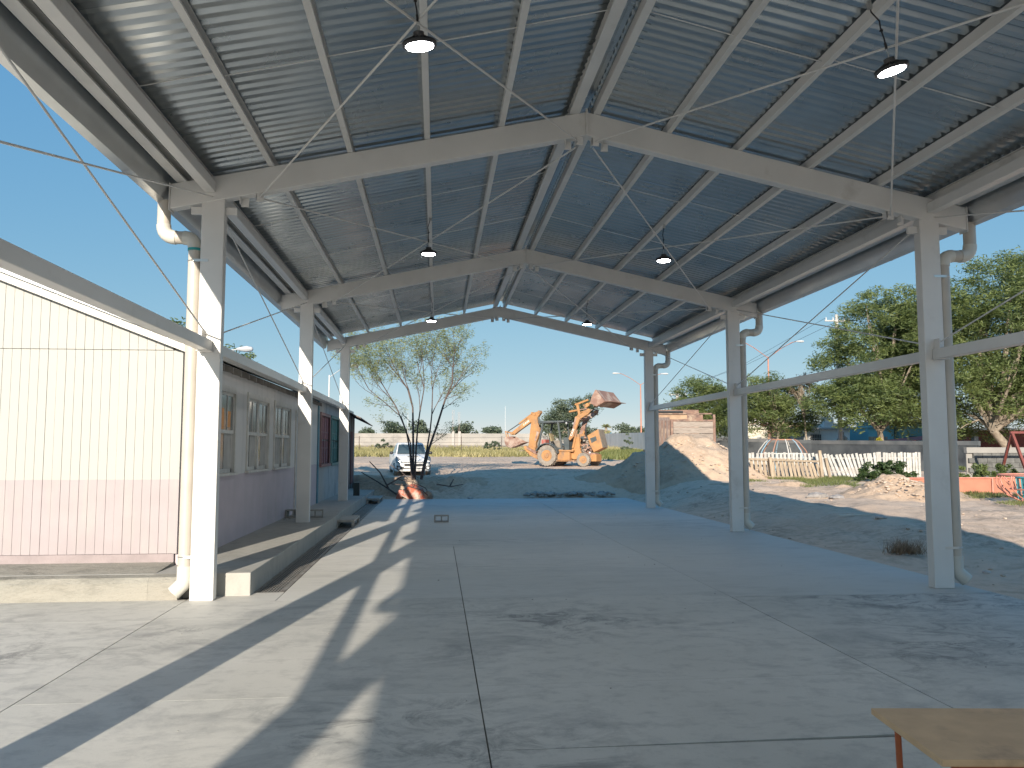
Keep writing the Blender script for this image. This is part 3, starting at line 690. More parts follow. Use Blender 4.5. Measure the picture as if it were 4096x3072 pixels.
# ------------------------------------------------------------ far boundary wall, posts, grass
M['farwall_sun_tint'] = mat('wall_concrete_sun_tint', (0.70, 0.68, 0.63), (0.60, 0.58, 0.53), 0.4, 0.9)  # lighter wall colour for the right-hand run, with sunlight painted in
M['wall_top'] = mat('wall_cap', (0.38, 0.36, 0.33), rough=0.85)
fw = thing('boundary_wall', 'long pale concrete boundary wall far beyond the grass', 'wall', (8, 150, 2.7))
fo = (8, 150, 2.7)
segs = []
xx = -80.0
while xx < 31: segs.append(((xx, 150), (min(xx + 4.0, 31), 150))); xx += 4.0
P0 = Vector((31, 150)); P1 = Vector((20.4, 70)); N = 20
for k in range(N): segs.append((tuple(P0.lerp(P1, k / N)), tuple(P0.lerp(P1, (k + 1) / N))))
P2 = Vector((17.8, 52))
for k in range(4): segs.append((tuple(P1.lerp(P2, k / 4)), tuple(P1.lerp(P2, (k + 1) / 4))))
for i, (a, c) in enumerate(segs):
    za, zc = zt(*a), zt(*c); h = 2.2 if i < len(segs) - 6 else 1.95
    d = (Vector(c) - Vector(a)).normalized(); nn = Vector((-d.y, d.x)) * .075
    pa, pc = Vector(a) + d * .012, Vector(c) - d * .012
    MB().hexa([(pa.x - nn.x, pa.y - nn.y, za - .3), (pc.x - nn.x, pc.y - nn.y, zc - .3), (pc.x + nn.x, pc.y + nn.y, zc - .3), (pa.x + nn.x, pa.y + nn.y, za - .3),
               (pa.x - nn.x, pa.y - nn.y, za + h), (pc.x - nn.x, pc.y - nn.y, zc + h), (pc.x + nn.x, pc.y + nn.y, zc + h), (pa.x + nn.x, pa.y + nn.y, za + h)]).build('wall_panel', 'farwall' if i < 28 else 'farwall_sun_tint', fw, off=fo)
for (px, py) in ((3.0, 149.7), (4.2, 149.7), (20.6, 72.0), (-21, 149.7)):
    z = zt(px, py); MB().box(px - .25, px + .25, py - .12, py + .1, z - .2, z + (2.6 if py > 100 else 2.35)).build('pilaster', 'wall_top', fw, off=fo)
for (px, py, ph) in ((3.0, 149.7, 6.6), (4.1, 149.7, 6.2)):
    z = zt(px, py)
    b = MB()
    for dx in (-.12, .12): b.cyl((px + dx, py, z + 2.5), (px + dx * 1.3, py, z + ph), .022, n=5)
    b.build('starter_bar', mat('rusty_bar', (0.45, 0.34, 0.28), rough=.8), fw, off=fo)

def leaf_cloud(name, m, centers, per, spread, lw, ll, parent=None, off=None, flatten=1.0, droop=0.3, seed=1, tintv=.3, up=0.0):
    """many small leaf-sized faces round cluster centres; centers: (x, y, z, size)"""
    g = np.random.default_rng(seed); C = np.array(centers, float); n = len(C) * per
    c = np.repeat(C, per, axis=0)
    d = g.normal(size=(n, 3)); d /= np.linalg.norm(d, axis=1)[:, None]
    rr = g.random(n) ** .5
    p = c[:, :3] + d * rr[:, None] * c[:, 3:4] * spread * np.array([1, 1, flatten])
    a = g.normal(size=(n, 3)); a[:, 2] = a[:, 2] * .5 - droop + up; a /= np.linalg.norm(a, axis=1)[:, None]
    nn = g.normal(size=(n, 3)); b = np.cross(a, nn); b /= np.linalg.norm(b, axis=1)[:, None]
    sc = g.uniform(.6, 1.3, n)[:, None]
    h = a * ll * .5 * sc; w = b * lw * .5 * sc
    v = np.stack([p - h, p - h * .1 + w, p + h, p - h * .1 - w], 1).reshape(-1, 3)
    if off is not None: v -= np.array(off)
    me = bpy.data.meshes.new(name); me.vertices.add(n * 4); me.vertices.foreach_set('co', v.ravel())
    me.loops.add(n * 4); me.loops.foreach_set('vertex_index', np.arange(n * 4)); me.polygons.add(n)
    me.polygons.foreach_set('loop_start', np.arange(0, n * 4, 4)); me.polygons.foreach_set('loop_total', np.full(n, 4)); me.update()
    tc = g.random(len(C)); tint = np.clip(np.repeat(tc, per) * .65 + g.random(n) * .35 + tintv - .3, 0, 1)
    at = me.attributes.new('tint', 'FLOAT', 'POINT'); at.data.foreach_set('value', np.repeat(tint, 4).astype(np.float32))
    me.materials.append(M[m] if isinstance(m, str) else m)
    o = bpy.data.objects.new(name, me); COL.objects.link(o)
    if parent is not None: o.parent = parent
    return o
M['leaf_mesq'] = leafmat('feathery_leaves', (0.06, 0.10, 0.035), (0.22, 0.265, 0.085), .4)
M['leaf_yel'] = leafmat('sparse_leaves', (0.15, 0.19, 0.08), (0.38, 0.40, 0.18), .45)
M['leaf_dark'] = leafmat('dark_leaves', (0.03, 0.06, 0.018), (0.08, 0.125, 0.04))
M['leaf_far'] = leafmat('distant_leaves_hazed', (0.09, 0.125, 0.085), (0.16, 0.195, 0.12))  # lightened and greyed: distance haze is mixed into the leaf colour
M['grass'] = leafmat('dry_grass', (0.22, 0.21, 0.08), (0.46, 0.40, 0.19), .3)
M['grass_g'] = leafmat('green_weeds', (0.10, 0.14, 0.04), (0.26, 0.26, 0.09), .3)
M['bark'] = mat('bark', (0.20, 0.16, 0.12), (0.32, 0.27, 0.21), 6, 0.9, bump=.3, bscale=20)
M['bark_dark'] = mat('dark_bark', (0.075, 0.055, 0.05), (0.14, 0.105, 0.09), 8, 0.9, bump=.3, bscale=30)

def blades(name, label, cat, pts, h, w, m, seed=3, lean=.35):
    g = np.random.default_rng(seed); P_ = np.array(pts, float); n = len(P_)
    ang = g.random(n) * 2 * PI; hh = g.uniform(.5, 1.2, n) * h; ww = g.uniform(.6, 1.3, n) * w
    ax = np.stack([np.cos(ang), np.sin(ang), np.zeros(n)], 1); ln = g.normal(size=(n, 2)) * lean * hh[:, None]
    t = P_ + np.stack([ln[:, 0], ln[:, 1], hh], 1)
    v = np.stack([P_ - ax * ww[:, None] / 2, P_ + ax * ww[:, None] / 2, t], 1).reshape(-1, 3)
    me = bpy.data.meshes.new(name); me.vertices.add(n * 3); me.vertices.foreach_set('co', v.ravel())
    me.loops.add(n * 3); me.loops.foreach_set('vertex_index', np.arange(n * 3)); me.polygons.add(n)
    me.polygons.foreach_set('loop_start', np.arange(0, n * 3, 3)); me.polygons.foreach_set('loop_total', np.full(n, 3)); me.update()
    q = np.array([noise.noise(Vector((x * .25, y * .12, 5))) for x, y, z in P_[:, :3]])
    at = me.attributes.new('tint', 'FLOAT', 'POINT'); at.data.foreach_set('value', np.repeat(np.clip(.5 + q * .7 + g.normal(size=n) * .16, 0, 1), 3).astype(np.float32))
    me.materials.append(M[m]); o = bpy.data.objects.new(name, me); COL.objects.link(o)
    return tag(o, label, cat, kind='stuff')
pts = []
for _ in range(30000):
    y = 66 + abs(random.gauss(0, 1)) * 22
    if y > 148: continue
    x = random.uniform(-24, 30)
    if x < -12 and y < 70: continue
    if 9 < x and y < 72 + (x - 9) * .8: continue
    e = noise.noise(Vector((x * .18, 1, 2))) * 4
    if y < 69 + e: continue
    if y > 72 and x > 20.4 + (y - 70) / 80 * 10.6: continue
    pts.append((x, y, zt(x, y) - .02))
blades('dry_grass', 'band of tall dry yellow grass in front of the far wall', 'grass', pts, .46, .15, 'grass')
pts = []
for _ in range(9000):
    t_ = random.random(); y = 60 + t_ * 22; x0 = 19.6 + (y - 70) * .13
    x = x0 - abs(random.gauss(0, 1)) * 2.2 - .2; pts.append((x, y, zt(x, y) - .02))
blades('roadside_weeds', 'yellow green weeds growing along the foot of the right hand boundary wall', 'weeds', pts, .5, .13, 'grass_g', 9)
# wire fence posts in front of the grass
wf = thing('wire_fence', 'thin leaning fence posts strung with barbed wire before the far grass', 'fence', (0, 88, 1.62))
pp = [(-14.5, 86), (-8.4, 87.9), (-3, 86.5), (2.6, 84.7), (7.3, 90.8), (12.5, 90), (18, 88)]
for i, (x, y) in enumerate(pp):
    z = zt(x, y); MB().tube([(x, y, z - .1), (x + random.uniform(-.08, .08), y, z + 1.75)], .045, 6).build('post', 'bark_dark', wf, off=(0, 88, 1.62))
for h in (.6, 1.1, 1.6):
    MB().tube([(x, y, zt(x, y) + h) for x, y in pp], .012, 4).build('barbed_wire', 'bark_dark', wf, off=(0, 88, 1.62))

# ------------------------------------------------------------ trees
def crown_tree(name, label, cat, base, trunk_top, crowns, nclu, per, lw, ll, m, tr=.25, seed=1, bark='bark', limbs=12, cs=.55, group=None, spread=1.0, flatten=.65, pts=None):
    g = random.Random(seed); t = thing(name, label, cat, base, group=group); off = base
    cl = []
    while len(cl) < nclu:
        c = crowns[g.choices(range(len(crowns)), [q[3] * q[4] * q[5] for q in crowns])[0]]
        d = Vector((g.gauss(0, 1), g.gauss(0, 1), g.gauss(0, 1))).normalized() * (g.random() ** .4)
        p = (c[0] + d.x * c[3], c[1] + d.y * c[4], c[2] + d.z * c[5])
        if noise.noise(Vector(p) * (1.3 / max(c[3], 1)) + Vector((seed, 0, 0))) > .16: continue
        cl.append((*p, cs * g.uniform(.6, 1.3)))
    leaf_cloud('crown', m, cl, per, spread, lw, ll, t, off, flatten, seed=seed)
    b = MB(); T = Vector(trunk_top)
    path = [Vector(base)] + [Vector(p) for p in (pts or [])] + [T]
    b.tube([(p.x, p.y, p.z) for p in path], [tr * (1 - .35 * i / (len(path) - 1)) for i in range(len(path))], 8)
    for k in range(limbs):
        c = Vector(g.choice(cl)[:3]); m1 = T.lerp(c, .4) + Vector((g.uniform(-.3, .3), g.uniform(-.3, .3), g.uniform(.0, .5)))
        b.tube([T, m1, T.lerp(c, .75) + Vector((0, 0, .15)), c], [tr * .55, tr * .32, tr * .17, tr * .06], 5)
        for q in range(2):
            c2 = Vector(min(cl, key=lambda z: (Vector(z[:3]) - c - Vector((g.uniform(-1.5, 1.5),) * 3)).length)[:3])
            b.tube([m1, m1.lerp(c2, .5) + Vector((0, 0, .1)), c2], [tr * .2, tr * .11, tr * .03], 4)
    b.v = [(x - off[0], y - off[1], z - off[2]) for x, y, z in b.v]
    b.build('trunk', bark, t, smooth=60)
    return t
# the sparse multi-stemmed tree past the end of the slab
def stem_tree():
    g = random.Random(21); base = (-.85, 33.6, .55)
    t = thing('young_tree', 'sparse young tree with many thin stems behind the overturned barrow', 'tree', base)
    b = MB(); cl = []
    def grow(p, d, L, r, depth):
        pts_ = [Vector(p)]; dd = Vector(d).normalized(); n = 5
        for i in range(n):
            dd = (dd + Vector((g.gauss(0, .07), g.gauss(0, .07), g.gauss(0, .05) + .02))).normalized()
            pts_.append(pts_[-1] + dd * L / n)
        rad = [r * (1 - .6 * i / n) for i in range(n + 1)]
        b.tube(pts_, rad, 6 if r > .02 else 4)
        if depth == 0:
            for i in range(2, n + 1):
                for _ in range(1): 
                    q = pts_[i] + Vector((g.gauss(0, .10), g.gauss(0, .10), g.gauss(0, .08)))
                    cl.append((*q, .17 * g.uniform(.6, 1.4)))
            return
        k = {3: 4, 2: 4, 1: 4}[depth]
        for i in range(k):
            f = 2 + int(i * (n - 2) / k) if depth < 3 else 2 + i
            f = min(f, n)
            side = Vector((g.gauss(0, 1), g.gauss(0, .8), g.uniform(-.1, .7))).normalized()
            nd = (dd * .80 + side * .72).normalized()
            grow(pts_[f], nd, L * g.uniform(.50, .76), rad[f] * .62, depth - 1)
        grow(pts_[-1], (dd + Vector((g.gauss(0, .15), g.gauss(0, .15), .05))), L * .6, rad[-1] * .9, depth - 1)
    stems = [((-1.02, 33.5, .7), (-1.12, 33.5, 1.9), (-1.27, 33.5, 2.7), (-1.72, 33.5, 3.75), (-2.25, 33.6, 4.6), .045),
             ((-.97, 33.6, .7), (-.98, 33.6, 2.0), (-1.0, 33.6, 3.0), (-1.02, 33.7, 3.7), (-1.25, 33.9, 4.5), .065),
             ((-.90, 33.6, .7), (-.86, 33.55, 2.0), (-.8, 33.6, 2.9), (-.72, 33.6, 3.5), (-.55, 33.5, 4.5), .05),
             ((-.66, 33.6, .7), (-.42, 33.6, 1.9), (-.28, 33.6, 2.8), (-.22, 33.6, 3.4), (-.2, 33.8, 4.4), .05),
             ((-.64, 33.55, .7), (-.32, 33.55, 2.0), (.02, 33.5, 3.0), (.34, 33.5, 4.05), (.62, 33.3, 4.7), .07),
             ((-1.0, 33.7, .7), (-1.1, 33.8, 2.2), (-1.5, 33.9, 3.3), (-2.3, 34.1, 4.0), (-2.9, 34.2, 4.5), .035)]
    for i, s_ in enumerate(stems):
        ps = [Vector(p) for p in s_[:5]]; r = s_[5]
        b.tube(ps, [r * q for q in (.85, .72, .62, .52, .42)], 8)
        for j, q in ((4, None), (3, None)):
            d = (ps[j] - ps[j - 1]).normalized()
            for w in range(2 if j == 4 else 1):
                dv = (d + Vector((g.uniform(-.55, .55), g.uniform(-.5, .5), g.uniform(.05, .35)))).normalized()
                grow(ps[j], dv, g.uniform(1.45, 1.95) * (1 if ps[4].x > -2 else .9), r * .42, 2)
    # a few low twigs
    for p, d in (((-1.27, 33.5, 2.7), (-.9, 0, .35)), ((-1.0, 33.6, 3.0), (-.8, .1, .5)), ((-.3, 33.6, 2.1), (.75, 0, .55)), ((.34, 33.5, 4.05), (.9, .1, .35)), ((-1.7, 33.5, 3.7), (-1, 0, .25)), ((.2, 33.5, 3.6), (.8, 0, .6))):
        grow(p, d, .9, .014, 1)
    print('YOUNG', len(cl))
    leaf_cloud('crown', 'leaf_yel', cl, 11, 1.35, .024, .12, t, base, .8, droop=.25, seed=5, tintv=.35)
    b.v = [(x - base[0], y - base[1], z - base[2]) for x, y, z in b.v]
    b.build('trunk', 'bark_dark', t, smooth=60)
stem_tree()
# big feathery trees on the right
crown_tree('mesquite_tree', 'largest feathery green tree, leaning over the low grey block wall at the right edge', 'tree', (32.6, 42.5, .9), (31.2, 42.2, 3.0),
           [(34.2, 43, 9.2, 5.2, 4.2, 4.4), (37, 44, 6.5, 4, 4, 4.0), (29.4, 43.5, 9.2, 2.6, 3, 2.7), (32.5, 41, 5.6, 4.2, 2.5, 2.0), (29.2, 43, 5.0, 1.8, 2, 2.2), (33.5, 45, 4.2, 4.0, 2, 1.8)], 1500, 84, .055, .27, 'leaf_mesq', .30, 3, limbs=30, cs=.80, pts=[(32.1, 42.4, 2.1)], flatten=.5)
crown_tree('mesquite_tree', 'wide feathery green tree just left of the nearest right column', 'tree', (26.9, 46, .95), (26.7, 46, 3.0),
           [(27.6, 46, 8.6, 3.2, 3.2, 3.6), (24.9, 46, 7.0, 2.0, 2.5, 2.4), (25.6, 45, 4.6, 3.0, 2.4, 1.5), (29.0, 46.5, 6.0, 2.6, 3, 3.4), (23.6, 46, 5.0, 1.5, 1.5, 1.1)], 900, 84, .055, .27, 'leaf_mesq', .24, 5, limbs=22, cs=.75, flatten=.5)
crown_tree('mesquite_tree', 'feathery tree with a bare pale fork between the second and nearest right columns', 'tree', (21.6, 49.5, 1.0), (21.9, 49.5, 3.2),
           [(21.4, 50, 5.0, 2.3, 2, 1.9), (23.6, 50, 4.7, 1.6, 1.6, 1.9), (19.9, 50.5, 4.4, 1.4, 1.5, 1.7), (22.4, 50, 3.6, 2.2, 1.4, .9)], 340, 80, .046, .24, 'leaf_mesq', .13, 8, limbs=26, cs=.62, flatten=.55)
crown_tree('mesquite_tree', 'rounded green tree rising behind the old dump truck body', 'tree', (18.6, 53, 1.0), (18.5, 53, 3.2),
           [(18.0, 53, 5.2, 1.9, 2, 1.7), (16.6, 53, 4.2, 1.7, 1.6, 1.1), (19.3, 53, 4.4, 1.3, 1.5, 1.9), (18, 53, 3.3, 1.6, 1.4, .8)], 300, 84, .046, .23, 'leaf_mesq', .16, 12, cs=.62)
crown_tree('mesquite_tree', 'blue green tree standing behind the backhoe bucket and arms', 'tree', (12.6, 76, 1.4), (12.7, 76, 3.4),
           [(12.6, 76, 5.2, 2.0, 2, 1.6), (14.3, 76, 6.0, 1.4, 1.4, 1.2), (13.6, 76, 3.4, 1.8, 1.8, 1.0), (11.2, 76, 4.6, 1.2, 1, .9)], 230, 80, .08, .24, 'leaf_far', .2, 14, cs=.62)
crown_tree('thin_shrub_tree', 'thin dark red tipped tree top above the second right column girt', 'tree', (23.6, 49, 1.0), (23.4, 49, 4.0),
           [(23.2, 49, 6.1, 1.2, .8, .7)], 26, 34, .06, .18, leafmat('dull_red_leaves', (.10, .06, .05), (.17, .14, .08)), .09, 17, limbs=16, cs=.42)
# trees glimpsed over the school roof
crown_tree('roof_side_tree', 'wispy tree top showing over the cream building roof, left of the first column', 'tree', (-10.5, 31, .6), (-10.4, 31, 4.2),
           [(-10.3, 31, 6.2, 1.3, 1, .75)], 40, 36, .05, .18, 'leaf_mesq', .1, 19, cs=.36)
crown_tree('roof_side_tree', 'small tree top just right of the first left column over the roof', 'tree', (-8.0, 31.5, .6), (-8.0, 31.5, 3.9),
           [(-7.75, 31.5, 5.2, .65, .7, .7), (-8.5, 31.5, 5.4, .6, .7, .6)], 40, 50, .05, .17, 'leaf_mesq', .1, 23, cs=.33)
# distant tree clumps beyond the far wall
fs = [(-13.6, 158, 1.3, 1.1, 'flat distant tree clump at the far left over the wall'), (-8.3, 158, 2.4, 2.3, 'low round distant tree left of the young tree'), (-3.6, 158, 1.9, 2.6, 'distant tree seen through the young tree stems'),
      (4.9, 158, 2.6, 2.4, 'distant tree right of the young tree over the wall'), (10.8, 158, 2.0, 1.8, 'low distant tree just left of the digging bucket'), (19.8, 135, 2.2, 2.4, 'distant tree seen through the backhoe cab'),
      (37.5, 158, 2.3, 2.0, 'distant bush right of the palm'), (42, 160, 2.4, 2.2, 'distant bushy tree left of the lamp post'), (46.5, 158, 3.0, 4.6, 'taller distant tree behind the orange lamp post'), (43.5, 150, 2.5, 1.5, 'low distant hedge behind the right hand boundary wall')]
for i, (x, y, w, h, lab) in enumerate(fs):
    zb = zt(x, y)
    crown_tree('distant_tree', lab, 'tree', (x, y, zb), (x, y, zb + 1.6), [(x, y, zb + 1.6 + h * .65, w, w, h * .62), (x + w * .5, y, zb + 1.3 + h * .4, w * .7, w, h * .5)], 46, 34, .26, .5, 'leaf_far', .2, 30 + i, limbs=5, cs=1.0, group='trees beyond the far wall')
# palm
pt = thing('palm_tree', 'pale shaggy palm beyond the wall, right of the backhoe', 'tree', (33.36, 156, 2.75)); pt.scale = (1.2, 1.2, 1.2)
MB().tube([(0, 0, 0), (.1, 0, 1.6), (.05, 0, 3.2)], [.3, .25, .22], 8).build('trunk', 'bark', pt)
b = MB()
for k in range(70):
    a = random.uniform(0, 2 * PI); el = random.uniform(-1.3, 1.3); L = random.uniform(.7, 1.15)
    d = Vector((math.cos(a) * math.cos(el), math.sin(a) * math.cos(el), math.sin(el)))
    p = Vector((.05, 0, 3.0 - (.5 if el < 0 else 0))); e = p + d * L + Vector((0, 0, -.25)); s_ = d.cross(Vector((0, 0, 1))).normalized() * .16
    m1 = p + d * L * .6
    b.add([p, m1 + s_, e, m1 - s_], [(0, 1, 2, 3)])
b.build('fronds', mat('palm_fronds', (.30, .27, .14), (.14, .17, .07), .8, .8), pt)
tag(MB().lathe([(.55, 0), (.6, .1), (.6, .95), (.5, 1.1), (.2, 1.15)], n=14).build('water_tank', mat('blue_tank', (.03, .32, .55), rough=.5), loc=(34.4, 158, 4.35)), 'small blue water tank over the right hand boundary wall under the palm', 'water tank')
# ------------------------------------------------------------ dirt heaps
def heap(name, label, peaks, x0, x1, y0, y1, seed, step=.11, rough=.05):
    cx, cy = (x0 + x1) / 2, (y0 + y1) / 2; cz = zt(cx, cy)
    nx_ = int((x1 - x0) / step) + 1; ny_ = int((y1 - y0) / step) + 1; vs = []
    for j in range(ny_):
        for i in range(nx_):
            x = x0 + i * step; y = y0 + j * step; h = 0
            wx = x + .25 * noise.noise(Vector((x * .8, y * .8, seed))); wy = y + .25 * noise.noise(Vector((x * .8, y * .8, seed + 5)))
            for px, py, ph, rx, ry in peaks:
                d = math.hypot((wx - px) / rx, (wy - py) / ry)
                q = ph * max(0, 1 - d) ** 1.0 * 1.0 if d > .25 else ph * (.75 + .25 * (1 - (d / .25) ** 2))
                h += max(q, 0) ** 5
            h = h ** .2
            if x < 7.75 and y < 32.6: h *= ss((y - 31.95) / .6)
            n_ = fn(x, y, 1.1, seed) * .10 + fn(x, y, 4.0, seed) * rough + abs(fn(x, y, 7.5, seed + 2)) * rough * .7
            z = zt(x, y) - .10 + h + (n_ * min(1, h * 2.5) if h > 0 else 0)
            if h <= 0.03: z -= .15
            vs.append((x - cx, y - cy, z - cz))
    b = MB(); b.v = vs; b.f = [(j * nx_ + i, j * nx_ + i + 1, (j + 1) * nx_ + i + 1, (j + 1) * nx_ + i) for j in range(ny_ - 1) for i in range(nx_ - 1)]
    o = b.build(name, 'pile', loc=(cx, cy, cz), smooth=50)
    return tag(o, label, 'dirt pile')
big = [(10.75, 34.4, 2.0, 3.2, 3.3), (12.0, 34.6, 1.78, 3.1, 3.1), (9.0, 34.6, 1.15, 2.1, 2.3), (7.6, 34.8, .55, 1.8, 1.6), (13.3, 34.4, .85, 2.2, 2.4)]
heap('dirt_pile', 'large tan dirt heap behind the farthest right column, half in shade', big, 3.9, 16.4, 29.9, 38.4, 3)
sm = [(14.7, 24.6, .80, 2.0, 2.0), (13.6, 24.0, .38, 1.6, 1.5), (15.9, 24.4, .50, 1.6, 1.6)]
heap('dirt_pile', 'small brown dirt heap just left of the nearest right column', sm, 11.6, 17.9, 21.9, 27.0, 11, .09, .07)
heap('dirt_pile', 'low shaded mound of dug earth at the foot of the young tree', [(-1.3, 33.7, .42, 2.6, 1.6), (.6, 34.0, .34, 2.6, 1.4), (-3.2, 36.9, .3, 1.5, 1.5)], -3.4, 3.4, 32.2, 36.2, 17, .1, .06)
heap('sand_ridge', 'pale ridge of sand along the front of the picket fence', [(11.6, 29.6, .22, 2.2, .8), (13.2, 28.6, .26, 2.2, .7), (14.6, 27.6, .2, 1.6, .6)], 9.4, 16.4, 26.6, 30.8, 23, .1, .03)
rubble('clods', 'clods and pebbles scattered over the dirt beside and beyond the floor', [(lambda x, y: (x, y, zt(x, y) + .01))(random.uniform(7.8, 20) if k % 3 else random.uniform(-3, 15), random.uniform(11, 31) if k % 3 else random.uniform(32.1, 46)) for k in range(380)], .012, .055, 'stone')
rubble('heap_clods', 'clods and stones lying on the slopes of the big dirt heap', [(lambda p, a, r: (p[0] + math.cos(a) * r * p[3], p[1] - abs(math.sin(a)) * r * p[4], zt(p[0], p[1]) - .08 + p[2] * (1 - r) + .02))(random.choice(big[:2] + sm[:1]), random.uniform(0, 2 * PI), random.uniform(.15, .95)) for _ in range(620)], .02, .075, 'stone')
rubble('broken_concrete', 'row of broken concrete lumps just past the far edge of the floor', [(random.uniform(3.6, 7.2), random.uniform(32.0, 33.1), .06 + random.random() * .14) for _ in range(90)], .05, .17, 'block')
for i, (x, y, s, lab) in enumerate([(8.78, 12.2, .055, 'small whitish stone on the dirt right of the nearest right column'), (10.44, 18.1, .11, 'flat pale stone on the sunlit dirt near the shadow edge'),
                                    (12.0, 24.4, .26, 'grey boulder left of the small dirt heap'), (12.45, 24.0, .2, 'lower grey boulder touching the first one'), (1.35, 32.25, .09, 'white lump at the far edge of the floor right of the barrow'), (17.1, 19.6, .16, 'pale rock near the right edge in the sunlit dirt')]):
    b = MB(); rings = []
    for rr, hh in ((.75, -.2), (1, .1), (.8, .42), (.3, .62)): rings.append([(s * rr * math.cos(2 * PI * q / 8) * random.uniform(.8, 1.3) * 1.25, s * rr * math.sin(2 * PI * q / 8) * random.uniform(.8, 1.2), s * hh * random.uniform(.85, 1.15)) for q in range(8)])
    b.loft(rings); tag(b.build('stone', mat('stone_face', (.55, .52, .48) if i in (0, 1, 4, 5) else (.34, .32, .30), (.42, .39, .36) if i in (0, 1, 4, 5) else (.26, .24, .23), 9, .9, bump=.4), loc=(x, y, zt(x, y) + .02)), lab, 'stone')
t = tag(MB().bar((-.45, 0, .02), (.42, .03, .03), .07, .02).build('plank', mat('pale_wood', (.62, .56, .46), rough=.8), loc=(10.3, 18.95, zt(10.3, 18.95))), 'pale scrap of plank lying on the sunlit dirt', 'plank')
# fallen branches and sticks near the platform end
def sticks(label, pts_list, r, m='bark_dark', name='dead_branch'):
    t = thing(name, label, 'branch', pts_list[0][0])
    for p in pts_list: MB().tube(p, [r * (1 - .5 * i / (len(p) - 1)) for i in range(len(p))], 6).build('stem', m, t, off=pts_list[0][0])
sticks('dark bare branches lying across the end of the platform', [[(-1.6, 32.6, .15), (-2.4, 33.2, .62), (-3.1, 33.6, 1.0)], [(-1.9, 32.9, .3), (-2.3, 33.1, 1.0), (-2.75, 33.3, 1.45)], [(-2.0, 32.9, .5), (-1.3, 33.3, .9), (-1.9, 33.6, 1.3)]], .035)
sticks('short dark branch on the shaded mound right of the barrow', [[(.0, 33.0, .52), (.6, 33.1, .42), (1.1, 33.3, .5)], [(.55, 33.1, .45), (.7, 33.2, .72)]], .03)
# overturned orange wheelbarrow
wb = thing('wheelbarrow', 'overturned orange wheelbarrow crusted with mortar at the far edge of the floor', 'wheelbarrow', (-.93, 32.35, .02), rot=(R(18), R(24), R(-24)))
M['barrow'] = mat('orange_red_barrow', (0.50, 0.13, 0.07), (0.36, 0.10, 0.06), 5, .5, c3=(.38, .32, .26), s3=3.0, rng3=(.48, .62))
M['mortar'] = mat('dried_mortar', (.46, .41, .34), (.34, .30, .25), 9, .95, bump=.6)
rings = []
for zz, l0, l1, w in ((.50, .20, .22, .15), (.48, .28, .30, .21), (.30, .40, .42, .29), (.10, .52, .50, .36), (.08, .55, .53, .385)):
    n = 28; rings.append([((l0 if math.cos(2 * PI * q / n) < 0 else l1) * abs(math.cos(2 * PI * q / n)) ** .6 * (1 if math.cos(2 * PI * q / n) > 0 else -1), w * abs(math.sin(2 * PI * q / n)) ** .6 * (1 if math.sin(2 * PI * q / n) > 0 else -1), zz) for q in range(n)])
MB().loft(rings).build('tray', 'barrow', wb, smooth=40)
MB().tube([(x, y, z) for x, y, z in rings[-1]] + [rings[-1][0]], .018, 6).build('rim', 'mortar', wb)
for s in (-1, 1):
    MB().tube([(-.95, .27 * s, .28), (-.3, .22 * s, .50), (.35, .13 * s, .58), (.62, .07 * s, .45)], .019, 7).build('handle', 'bark_dark', wb)
    MB().tube([(-.25, .2 * s, .5), (-.38, .24 * s, .78), (-.12, .22 * s, .80), (-.02, .18 * s, .52)], .014, 6).build('leg', 'bark_dark', wb)
wh = MB().lathe([(.10, -.035), (.19, -.045), (.205, 0), (.19, .045), (.10, .035)], (.64, 0, .44), 20, 'y').build('wheel', 'mortar', wb, smooth=40)
MB().lathe([(.03, -.06), (.09, -.045), (.09, .045), (.03, .06)], (.64, 0, .44), 14, 'y').build('hub', 'mortar', wh)
tag(MB().hexa([(-.15, -.02, 0), (.06, -.02, 0), (.1, .02, 0), (-.11, .02, 0), (-.02, .04, .34), (.17, .04, .33), (.17, .07, .33), (-.02, .07, .34)]).build('tin_piece', 'barrow', loc=(-1.47, 32.15, .0), bevel=.01), 'small red tin piece standing on the floor edge left of the barrow', 'scrap')

# ------------------------------------------------------------ picket fences
M['picket_white'] = mat('old_white_paint', (.50, .49, .46), (.38, .36, .33), 6, .75, rand=.08)
M['picket_brown'] = mat('bare_grey_wood', (.40, .32, .23), (.28, .22, .16), 5, .85, rand=.14, stretch=(4, 4, .6))
pf = thing('white_picket_fence', 'old white picket fence leaning out of line in front of the dark wall', 'fence', (17, 33, .7)); fo_ = (17, 33, .7)
pk = MB().box(-.055, .055, -.009, .009, 0, 1.12).mesh('picket', 'picket_white')
def fence_y(x): return 33.5 - max(0, x - 13.3) * .10 if x < 18.4 else 33.0 + (x - 18.4) * .32
x = 12.6; k = 0
while x < 21.6:
    y = fence_y(x); lean = 0.0
    if x > 15.7: lean = min(1, (x - 15.7) / .5) * (.30 + .08 * math.sin(x * 3)) * (1 if x < 18.4 else max(0, 1 - (x - 18.4) * 1.2))
    h = 1.12
    dx = lean * .9
    o = inst(pk, 'picket', pf, (x - fo_[0] + dx, y - fo_[1] + random.uniform(-.01, .01), zt(x, y) - fo_[2] - .03 + random.uniform(-.03, .03)), (0, -lean + random.uniform(-.03, .03), 0))
    x += .172; k += 1
for h in (.28, .86):
    MB().tube([(xx, fence_y(xx) + .035, zt(xx, 33) + h) for xx in np.arange(12.6, 21.7, .45)], .026, 4).build('rail', 'picket_white', pf, off=fo_)
bf = thing('brown_picket_panel', 'unpainted weathered picket panel leaning against the left part of the white fence', 'fence panel', (14.6, 32.4, .7)); bo_ = (14.6, 32.4, .7)
